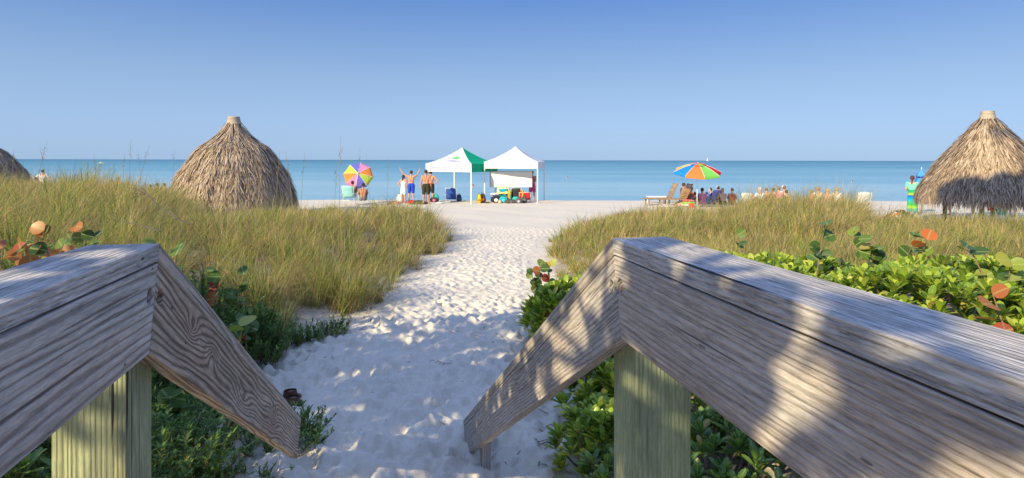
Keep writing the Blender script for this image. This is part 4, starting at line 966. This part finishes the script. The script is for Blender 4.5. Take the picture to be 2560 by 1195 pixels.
# closed blue umbrella
b2 = at(2304, 27); u = empty('closed_umbrella', b2, 0, 'folded sky blue umbrella on a thin white pole left of the right hut', 'umbrella')
MB().tube([(0, 0, -.3), (0, 0, 2.0)], .018, 8).ball((0, 0, 2.02), .025, 8, 6).build('pole', alu, u)
m = MB(); nn = 24; vs = []
for r, z in ((.02, 1.95), (.12, 1.78), (.20, 1.62), (.17, 1.58), (.24, 1.30), (.27, 1.12), (.25, 1.05)):
    for k in range(nn): a = 2 * math.pi * k / nn; q = r * (1 + .16 * math.cos(8 * a)); vs.append((q * math.cos(a), q * math.sin(a), z + .03 * math.cos(8 * a)))
m.add(vs, [(i * nn + k, i * nn + (k + 1) % nn, (i + 1) * nn + (k + 1) % nn, (i + 1) * nn + k) for i in range(6) for k in range(nn)])
m.build('canopy', plain('sky_blue_cloth', (.10, .36, .80), .75, .1, 6, .2, trans=.2), u, True)
MB().lathe([(.205, 1.59), (.215, 1.62), (.2, 1.65)], 20).build('strap', plain('navy_strap', (.02, .05, .25)), u)

# ------------------------------------------------------------------ beach furniture and bags
def chair(px, D, c, label, back=.62, w=.56, frame=alu, rot=0, lean=.35, group='folding beach chairs', dz=0):
    r = empty('beach_chair', at(px, D, dz), R(rot), label, 'beach chair', group); mt = plain('chair_fabric', c, .8, .12, 12)
    # occupant faces +y; back leans to -y
    MB().add([(-w / 2, -.22, .17), (w / 2, -.22, .17), (w / 2, .26, .22), (-w / 2, .26, .22), (-w / 2, -.22, .155), (w / 2, -.22, .155), (w / 2, .26, .205), (-w / 2, .26, .205)], [(0, 1, 2, 3), (7, 6, 5, 4), (0, 4, 5, 1), (2, 6, 7, 3)]).build('seat', mt, r)
    y1, z1 = -.22 - lean * back, .17 + back
    m = MB(); vs = []
    for j in range(6):
        for i in range(7):
            s = j / 5; vs.append((w * (i / 6 - .5), -.22 - lean * back * s - .035 * math.sin(i / 6 * math.pi), .17 + back * s - .03 * abs(i / 3 - 1) ** 3 * (j == 5)))
    m.add(vs, [(j * 7 + i, j * 7 + i + 1, (j + 1) * 7 + i + 1, (j + 1) * 7 + i) for j in range(5) for i in range(6)]); o = m.build('backrest', mt, r, True)
    sd = o.modifiers.new('s', 'SOLIDIFY'); sd.thickness = .015
    m = MB()
    for s in (-1, 1):
        x = s * (w / 2 + .015); m.tube([(x, .28, .0), (x, -.30, .36), ], .012, 6).tube([(x, -.30, .0), (x, .24, .36)], .012, 6).tube([(x, -.2, .16), (x, y1, z1 + .01)], .013, 6).tube([(x, -.38, .37), (x, .26, .37)], .016, 6)
    m.tube([(-w / 2 - .015, y1, z1 + .01), (w / 2 + .015, y1, z1 + .01)], .013, 6).tube([(-w / 2, .28, .01), (w / 2, .28, .01)], .012, 6).tube([(-w / 2, -.3, .01), (w / 2, -.3, .01)], .012, 6)
    m.build('frame', frame, r, True)
    return r
def soft(name, px, D, size, c, label, cat, group=None, rot=0, parts=True, dz=0, dx=0, c2=None):
    """soft bag: rounded lumpy body, pocket, handle loop"""
    p = at(px, D, dz); p.x += dx
    r = empty(name, p, R(rot), label, cat, group); w, d_, h = size
    m = MB(); vs = []; N, Mz = 14, 7
    for j in range(Mz + 1):
        s = j / Mz; k = (math.sin(min(1, s * 3.2 + .35) * math.pi / 2)) * (1 - .45 * max(0, s - .55) ** 1.3 / .35)
        for i in range(N):
            a = 2 * math.pi * i / N; ca, sa = math.cos(a), math.sin(a); e = .65
            vs.append((w / 2 * k * math.copysign(abs(ca) ** e, ca) * (1 + .06 * math.sin(3 * a + j)), d_ / 2 * k * math.copysign(abs(sa) ** e, sa), h * s))
    m.add(vs, [(j * N + i, j * N + (i + 1) % N, (j + 1) * N + (i + 1) % N, (j + 1) * N + i) for j in range(Mz) for i in range(N)] + [tuple(Mz * N + i for i in range(N))])
    m.build('body', plain('bag_cloth', c, .8, .2, 14), r, True)
    c2 = c2 or tuple(min(1, x * 1.6 + .05) for x in c)
    MB().ball((0, -d_ * .47, h * .36), min(w, h) * .3, 10, 7, (1, .35, .85)).build('pocket', plain('bag_pocket', c2, .8, .2, 14), r, True)
    MB().tube([(-w * .15, 0, h * .97), (-w * .1, 0, h * 1.12), (w * .1, 0, h * 1.12), (w * .15, 0, h * .97)], .012, 6).build('handle', plain('bag_strap', (.03, .03, .03)), r, True)
    return r
def towel(px, D, w, l, c, label, rot=0, lump=.06, mat=None, dz=.02):
    r = at(px, D); m = MB(); vs = []; nx, ny = 12, 12
    for j in range(ny + 1):
        for i in range(nx + 1):
            x, y = w * (i / nx - .5), l * (j / ny - .5)
            X, Y = r.x + x, r.y + y; vs.append((x, y, gz1(X, Y) - r.z + dz + lump * max(0, 1 - (2 * x / w) ** 2) * max(0, 1 - (2 * y / l) ** 2) * (.6 + .6 * abs(math.sin(i * 1.1 + j * .7)))))
    m.add(vs, [(j * (nx + 1) + i, j * (nx + 1) + i + 1, (j + 1) * (nx + 1) + i + 1, (j + 1) * (nx + 1) + i) for j in range(ny) for i in range(nx)])
    o = m.build('beach_towel', mat or plain('towel_cloth', c, .95, .2, 25, .05), None, True); o.location = r; sd = o.modifiers.new('s', 'SOLIDIFY'); sd.thickness = .012; sd.offset = 1
    return tag(o, label, 'towel', 'towels on the sand')
BC = (.04, .10, .40)
chair(1129, 35, (.035, .09, .36), 'navy blue folding chair with white frame under the left tent', .62)
soft('hat_bag', 1120, 35, (.34, .2, .34), (.03, .03, .035), 'round black bag hanging on the back of the navy chair', 'bag', dz=.42)
soft('backpack', 1148, 35.2, (.3, .22, .4), (.04, .07, .18), 'small dark blue bag on the sand right of the navy chair', 'bag')
soft('backpack', 1198, 34.0, (.26, .24, .50), (.72, .48, .02), 'yellow upright backpack left of the plain tent leg', 'backpack', 'backpacks and bags at the tent feet', c2=(.8, .2, .02))
soft('backpack', 1207, 34.2, (.34, .26, .52), (.05, .045, .045), 'black backpack with orange pocket leaning by the yellow one', 'backpack', 'backpacks and bags at the tent feet', c2=(.8, .16, .02))
for px in (1216, 1221):
    r = empty('shoe', at(px, 34, .0), R(20), 'dark shoe lying on sand inside the plain tent leg', 'shoe', 'dark shoes by the tent leg')
    MB().ball((0, 0, .04), .05, 10, 6, (1.0, 2.2, .8)).build('upper', plain('dark_leather', (.05, .04, .035), .5), r, True); MB().box((0, 0, .01), (.1, .24, .02)).build('sole', plain('shoe_sole', (.1, .09, .08)), r)
c = empty('cool_box', at(1236, 34.8), R(8), 'blue cool box with a white lid under the plain tent', 'cool box')
MB().box((0, 0, .22), (.40, .30, .38)).build('body', plain('blue_plastic', (.02, .08, .6), .4, .08), c, bevel=.03); MB().box((0, 0, .46), (.44, .34, .12)).build('lid', plain('white_plastic', (.75, .75, .75), .4, .05), c, bevel=.03); MB().tube([(-.23, 0, .38), (-.24, -.17, .34), (.24, -.17, .34), (.23, 0, .38)], .012, 6).build('handle', alu, c)
soft('backpack', 1241, 34.2, (.5, .26, .42), BLACK, 'black backpack with a pale patch in front of the cool box', 'backpack', 'backpacks and bags at the tent feet', c2=(.6, .6, .62))
chair(1259, 34.7, (.02, .38, .45), 'teal folding chair under a yellow towel', .62)
tj = at(1259, 34.7); m = MB(); vs = []
for j in range(7):
    for i in range(9):
        s = j / 6; vs.append(((i / 8 - .5) * (.66 - .06 * s) * 1.15, -.22 - .22 * (1 - s) - .02 - .03 * math.sin(i * 1.5), .50 + .38 * s + .02 * math.sin(i * 2.2)))
m.add(vs, [(j * 9 + i, j * 9 + i + 1, (j + 1) * 9 + i + 1, (j + 1) * 9 + i) for j in range(6) for i in range(8)])
t = NT('yellow_check_towel'); ck = t.n('TexChecker'); t.l(t.mapv(t.obj(), (9, 9, 9)), ck.inputs[0]); ck.inputs['Color1'].default_value = (.78, .50, .03, 1); ck.inputs['Color2'].default_value = (.78, .72, .50, 1); ck.inputs['Scale'].default_value = 1; t.base(ck.outputs[0], .95, .05)
o = m.build('draped_towel', t.m, None, True); o.location = tj; sd = o.modifiers.new('s', 'SOLIDIFY'); sd.thickness = .02; tag(o, 'yellow and cream checked towel draped over the teal chair back', 'towel')
chair(1290, 34.7, (.045, .045, .045), 'black backed folding chair beside the red one', .66, .52)
tj = at(1290, 34.7); m = MB()
for s in (-1, 1):
    vs = []
    for j in range(7):
        for i in range(5): k = j / 6; vs.append((s * (.24 + .045 * i + .10 * (1 - k)), -.47 + .03 * math.sin(i * 2), .18 + .52 * k))
    m.add(vs, [(j * 5 + i, j * 5 + i + 1, (j + 1) * 5 + i + 1, (j + 1) * 5 + i) for j in range(6) for i in range(4)])
t = NT('striped_towel'); sp = t.n('SeparateXYZ'); t.l(t.obj(), sp.inputs[0]); t.base(t.ramp(t.math('FRACT', t.math('MULTIPLY', sp.outputs[0], 4)), [(0, (.75, .05, .04)), (.3, (.8, .45, .03)), (.55, (.1, .45, .1)), (.8, (.75, .2, .05))], 'CONSTANT'), .95, .05)
o = m.build('draped_towel', t.m, None, True); o.location = tj; sd = o.modifiers.new('s', 'SOLIDIFY'); sd.thickness = .02; tag(o, 'multicoloured striped towel hanging off the sides of the black chair', 'towel')
soft('tote_bag', 1290, 34.05, (.46, .2, .34), (.03, .42, .38), 'teal and green tote bag before the black chair', 'bag', c2=(.25, .55, .12))
soft('tote_bag', 1259, 34.05, (.5, .2, .36), (.02, .36, .45), 'teal pouch bag before the yellow towelled chair', 'bag')
chair(1312, 34.6, (.70, .03, .04), 'bright red folding chair under the plain tent', .40, .6)
soft('backpack', 1311, 34.0, (.30, .2, .42), (.07, .07, .065), 'dark grey bag in front of the red chair', 'backpack', 'backpacks and bags at the tent feet')
soft('duffel_bag', 1278, 33.6, (.75, .3, .2), (.08, .07, .07), 'long dark duffel bag lying on sand before the chairs', 'bag')
soft('duffel_bag', 1297, 33.6, (.42, .3, .28), (.10, .10, .11), 'short grey bag with pale top before the black chair', 'bag', c2=(.45, .45, .6))
soft('sand_bag', 1250, 33.9, (.22, .2, .18), (.4, .35, .28), 'small tan bag between the black backpack and the teal pouch', 'bag')
towel(1030, 34, .62, .9, (.75, .03, .03), 'red towel heaped on the sand behind the girl', lump=.12)
soft('tote_bag', 1001, 34.6, (.42, .3, .45), (.60, .55, .52), 'pale grey bag left of the girl in aqua', 'bag', dz=.5 - .5)
towel(1048, 33.4, .9, 1.4, (.07, .08, .045), 'dark olive mat crumpled by the bare feet of the nearest man', lump=.16)
soft('beach_bag', 1086, 35, (.5, .3, .28), (.06, .04, .05), 'black bag right of the two men', 'bag', c2=(.75, .15, .35))
soft('beach_bag', 1090, 35.1, (.36, .26, .36), (.02, .45, .38), 'turquoise bag on top of the black one', 'bag', dz=.06)
towel(1099, 33.3, .4, .4, (.60, .72, .66), 'pale green crumpled cloth on sand near the left tent', lump=.07)
towel(985, 33.2, .7, .8, (.66, .24, .16), 'faded orange towel behind the tall grass near the girl', lump=.1)
chair(874, 32, (.30, .62, .60), 'aqua folding chair under the tilted umbrella', .6, dz=.25)

# right: blue chaise and two wooden loungers
c = empty('sun_chaise', at(1641, 34.5), R(-90), 'white framed chaise with a bright blue raised back near the shoreline', 'chaise')
MB().box((0, .05, .36), (.56, 1.15, .05)).build('seat', plain('white_strap', (.7, .72, .72)), c); MB().box((0, .78, .66), (.54, .07, .68), Matrix.Rotation(R(-16), 3, 'X')).build('backrest', plain('blue_sling', (.03, .32, .78), .7, .1), c, bevel=.02)
for x in (-.26, .26):
    for y in (-.45, .5): MB().tube([(x, y, 0), (x, y, .36)], .02, 6).build('leg', alu, c)
lw = wood('lounger_wood', (.16, .10, .05), (.42, .28, .16), 80, 5, seed=41)
for px, D, lab in ((1664, 32.5, 'left brown wooden lounger with its back raised high'), (1700, 32.0, 'right brown wooden lounger with a shirt hung on its raised back')):
    c = empty('wooden_lounger', at(px, D, .02), R(-82), lab, 'lounger', 'wooden loungers')
    MB().box((0, -.5, .34), (.60, 1.35, .05)).build('seat', lw, c, bevel=.008)
    m = MB(); rr = Matrix.Rotation(R(-26), 3, 'X')
    for k in range(9): m.box(Vector((0, .16, .36)) + rr @ Vector((0, 0, .06 + k * .095)), (.58, .03, .07), rr)
    for x in (-.28, .28): m.box(Vector((x, .18, .36)) + rr @ Vector((0, .02, .42)), (.05, .05, .92), rr)
    m.build('backrest', lw, c)
    for x in (-.26, .26):
        for y in (-1.0, .1): MB().box((x, y, .16), (.06, .06, .34)).build('leg', lw, c)
person(1706, 32.6, 1.7, -80, 'sit', SK[3], [('shirt', (.30, .2, .12))], 'brown shirted person with dark hair reclining by the right wooden lounger', GS, z=.30)
towel(1665, 31.2, 1.2, .9, (.62, .52, .48), 'pale patterned blanket on the sand left of the rainbow umbrella', lump=.10)
towel(1704, 32.1, .8, .7, (.72, .45, .48), 'pink and white towel heaped by the long haired woman', lump=.22)
r = empty('pool_float', at(1722, 31.6, .0), R(10), 'green and white inflatable float lying near the umbrella pole', 'float')
for k, cc in enumerate(((.70, .70, .68), (.25, .60, .05), (.70, .10, .12))): MB().ball((0, 0, .08 + .11 * k), .36 - .03 * k, 20, 8, (1.15, .9, .22)).build('ring', plain('vinyl', cc, .35, .05), r, True)
chair(1790, 33.6, (.34, .36, .70), 'lilac blue folding chair with its back to the grass', .62)
towel(1777, 31.5, 1.2, .8, (.16, .17, .18), 'dark towel spread behind the pink shirt', lump=.10)
towel(1758, 31.9, 1.0, .7, (.55, .48, .40), 'tan towel under the pink shirted person', lump=.06)
r = empty('toy_bucket', at(1729, 30.6), 0, 'small red toy bucket on the sand by the umbrella pole', 'bucket')
MB().lathe([(.001, 0), (.10, 0), (.14, .24), (.125, .24), (.09, .02)], 18).build('body', plain('red_plastic', (.75, .06, .03), .4), r, True); MB().tube([(-.135, 0, .23), (-.1, 0, .36), (.1, 0, .36), (.135, 0, .23)], .008, 6).build('handle', alu, r)
chair(1862, 32.5, (.66, .68, .66), 'pale folding chair half hidden by grass right of the red top', .5)
chair(2150, 28, (.66, .68, .70), 'grey folding chair leaning at the right end of the grass', .6, dz=.15)
towel(2140, 28.5, .7, .6, (.7, .45, .15), 'yellow and orange bundle beside the grey chair in the grass', lump=.3)
towel(1990, 31, 2.2, .8, (.70, .60, .5), 'cream blanket behind the right grass', lump=.15)
# camouflage net mound + orange towel near the dress
towel(2252, 22.8, 1.15, .9, (.2, .2, .1), 'dark netted heap on the sand beside the woman in the long dress', lump=.30, mat=plain('mesh_net', (.09, .085, .045), .9, .8, 30, .05))
towel(2238, 21.6, .62, .5, (.8, .15, .05), 'orange and white towel in front of the dark netted heap', lump=.30, mat=(lambda t: (t.base(t.ramp(t.noise(t.obj(), 9, 1), [(.45, (.78, .16, .05)), (.52, (.8, .76, .72))], 'CONSTANT'), .95, .05), t.m)[1])(NT('orange_white_towel')))
m = MB(); vs = []
for j in range(7):
    for i in range(5): vs.append(((i / 4 - .5) * .55, .02 * math.sin(i * 2 + j * .4), .45 + .62 * j / 6))
m.add(vs, [(j * 5 + i, j * 5 + i + 1, (j + 1) * 5 + i + 1, (j + 1) * 5 + i) for j in range(6) for i in range(4)])
m.tube([(-.32, 0, 1.08), (.32, 0, 1.08)], .012, 6)
o = m.build('hanging_towel', plain('crimson_cloth', (.38, .03, .07), .9, .2), None, True); o.location = at(2489, 20.9); sd = o.modifiers.new('s', 'SOLIDIFY'); sd.thickness = .015; tag(o, 'crimson towel hanging under the right hut', 'towel')
soft('beach_bag', 2505, 20.8, (.36, .2, .62), (.03, .42, .45), 'turquoise and green bag beside the crimson towel under the hut', 'bag', dz=.30, c2=(.25, .55, .05))

# sandals behind the left rail
for dx, dy, rz, lab in ((0, 0, -75, 'nearer brown leather sandal behind the left rail end'), (-.06, .12, -60, 'farther brown leather sandal behind the left rail end')):
    D = 4.75; r = empty('sandal', at(715, D) + Vector((dx, dy, .012)), R(rz), lab, 'sandal', 'pair of brown sandals')
    m = MB(); vs = [(w * sx, y, z) for z in (0, .018) for y, w in ((-.13, .025), (-.10, .034), (0, .034), (.08, .045), (.12, .035), (.135, .018)) for sx in (-1, 1)]
    m.add(vs, [(z * 12 + 2 * k, z * 12 + 2 * k + 1, z * 12 + 2 * k + 3, z * 12 + 2 * k + 2) for z in (0, 1) for k in range(5)] + [(2 * k + s, 2 * k + 2 + s, 2 * k + 14 + s, 2 * k + 12 + s) for k in range(5) for s in (0, 1)] + [(0, 1, 13, 12), (10, 11, 23, 22)])
    m.build('sole', plain('sandal_sole', (.06, .035, .028), .5), r)
    MB().lathe([(.046, -.03), (.052, 0), (.046, .045)], 16, (0, .05, .022), sx=.85, sy=1.1).build('strap', plain('brown_leather', (.11, .05, .035), .4), r, True)
    MB().ball((0, .06, .035), .045, 12, 7, (.9, 1.1, .62)).build('upper', plain('brown_leather', (.11, .05, .035), .4), r, True)

# boats on the horizon
sb = empty('sailboat', ((1769 - 1280) / F * 2600, 2600, -.72), R(70), 'tiny white sailboat on the horizon above the rainbow umbrella', 'boat')
MB().add([(-1.2, 0, 1), (0, -6, 1.1), (1.2, 0, 1), (.8, 5, .9), (-.8, 5, .9), (0, 0, -.4), (0, -4, 0), (0, 4, 0)], [(0, 1, 2, 3, 4), (0, 6, 1), (1, 6, 2), (0, 5, 6), (6, 5, 2), (5, 0, 4, 7), (5, 7, 3, 2), (7, 4, 3)]).build('hull', plain('boat_paint', (.75, .75, .75), .4), sb)
MB().tube([(0, -.5, .9), (0, -.5, 15)], .12, 6).build('mast', alu, sb)
MB().add([(0, -.3, 2), (0, 5, 2.2), (0, -.3, 14.6), (.15, -.3, 2), (.3, 5, 2.2), (.15, -.3, 14.6)], [(0, 1, 2), (5, 4, 3), (0, 3, 4, 1), (1, 4, 5, 2)]).build('sail', plain('sail_cloth', (.8, .78, .76), .8), sb)
sb2 = empty('motor_boat', ((253 - 1280) / F * 420, 420, -.72), R(85), 'tiny pale boat on the sea beyond the left grass', 'boat')
MB().add([(-.9, -2, .6), (0, -4, .8), (.9, -2, .6), (.9, 2.5, .5), (-.9, 2.5, .5), (0, -2, -.3), (0, 2.5, -.3)], [(0, 1, 2, 3, 4), (0, 5, 1), (1, 5, 2), (0, 4, 6, 5), (5, 6, 3, 2), (6, 4, 3)]).build('hull', plain('boat_paint', (.75, .75, .75), .4), sb2)
MB().box((0, 0, .8), (1.1, 1.2, .6)).build('cabin', plain('boat_cabin', (.7, .5, .35), .5), sb2, bevel=.05)

# ------------------------------------------------------------------ trees behind the camera: they throw the dappled shade
bark = plain('tree_bark', (.16, .13, .10), .9, .35, 8); tl = leafy('tree_leaf', [(0, (.04, .09, .02)), (1, (.10, .18, .035))], .4, .3)
def tree(base, crown, label, name='sea_grape_tree', L=.14):
    g = gz1(base[0], base[1]); r = empty(name, (base[0], base[1], g), 0, label, 'tree')
    tk = MB(); O = Vector((base[0], base[1], g)); c0 = sum((Vector(c[:3]) for c in crown), Vector()) / len(crown) - O
    fork = Vector((c0.x * .4, c0.y * .4, c0.z * .5)); tk.tube([(0, 0, -.2), fork * .5 + Vector((.1, 0, 0)), fork], [.2, .15, .12], 10)
    acc = Acc()
    for (x, y, z, rad, n) in crown:
        c = Vector((x, y, z)) - O; tk.tube([fork, fork.lerp(c, .5) + Vector((0, 0, -.15)), c], [.10, .05, .02], 7)
        for k in range(5):
            e = c + Vector((random.gauss(0, 1), random.gauss(0, 1), random.gauss(0, .5))).normalized() * rad * .85; tk.tube([c, e], [.018, .007], 5)
        d = rng.normal(0, 1, (n, 3)); d /= np.linalg.norm(d, axis=1)[:, None]; P = np.array(c) + d * (rad * rng.random(n) ** .45)[:, None] * np.array([1, 1, .7])
        az = rng.uniform(0, 6.28, n); el = rng.uniform(-.5, .6, n)
        dd = np.stack([np.cos(az) * np.cos(el), np.sin(az) * np.cos(el), np.sin(el)], -1); nr = np.stack([rng.normal(0, .6, n), rng.normal(0, .6, n), np.ones(n)], -1)
        l = L * rng.uniform(.7, 1.25, n); acc.add(*leafarr(P, dd, nr, l, l * .95, 'round', .1))
    tk.build('trunk', bark, r, True); link('crown', acc.mesh('crown'), tl, r)
def toward(x, y, z, t): return (x + sv.x * t, y + sv.y * t, z + sv.z * t)
cr = []
def shade(x, y, z, t, rad, n): cr.append((*toward(x, y, z, t), rad, int(n * .42) if n < 500 else n if n >= 1000 else int(n * .38)))
# sand in the foreground
for x, y, n in ((-1.6, 4.2, 420), (-.3, 4.1, 420), (.6, 4.6, 300), (-1.5, 5.4, 400), (-.5, 5.3, 380), (.4, 5.9, 260), (-2.4, 5.6, 360), (-.9, 6.5, 260), (.0, 6.9, 220), (-3.0, 4.4, 360), (.5, 7.8, 110), (-2.2, 7.0, 110)):
    shade(x, y, .6, 7.6, .80, int(n * 1.7) if n < 290 else int(n * 1.3) + 210)
tree((-7.0, -1.8), cr, 'leafy sea grape tree out of frame shading the sand in front'); cr = []
# railings
for x, y, n in ((-.7, 1.2, 120), (-.75, .55, 110), (-1.1, 2.6, 330), (-1.2, 3.4, 260), (.2, 1.5, 260), (.3, .95, 190), (.45, .45, 150), (.0, 2.5, 260), (-.2, 3.5, 220), (-2.2, 3.2, 340)):
    shade(x, y, 1.9, 3.8, .58, n)
tree((-3.6, -4.6), cr, 'leafy sea grape tree behind the boardwalk shading both handrails'); cr = []
for x, y, z, n in ((15.6, 20.9, 1.1, 1200), (16.6, 20.2, 1.25, 1500), (17.7, 20.0, 1.5, 1500), (18.8, 20.4, 2.0, 1500), (18.3, 20.6, 2.9, 500), (17.4, 21.2, 3.6, 200)):
    shade(x, y, z, 31, .85, n)
tree((-1.9, -5.5), cr, 'tall leafy tree behind the camera whose shade reaches the right hut', 'tall_tree', .22)
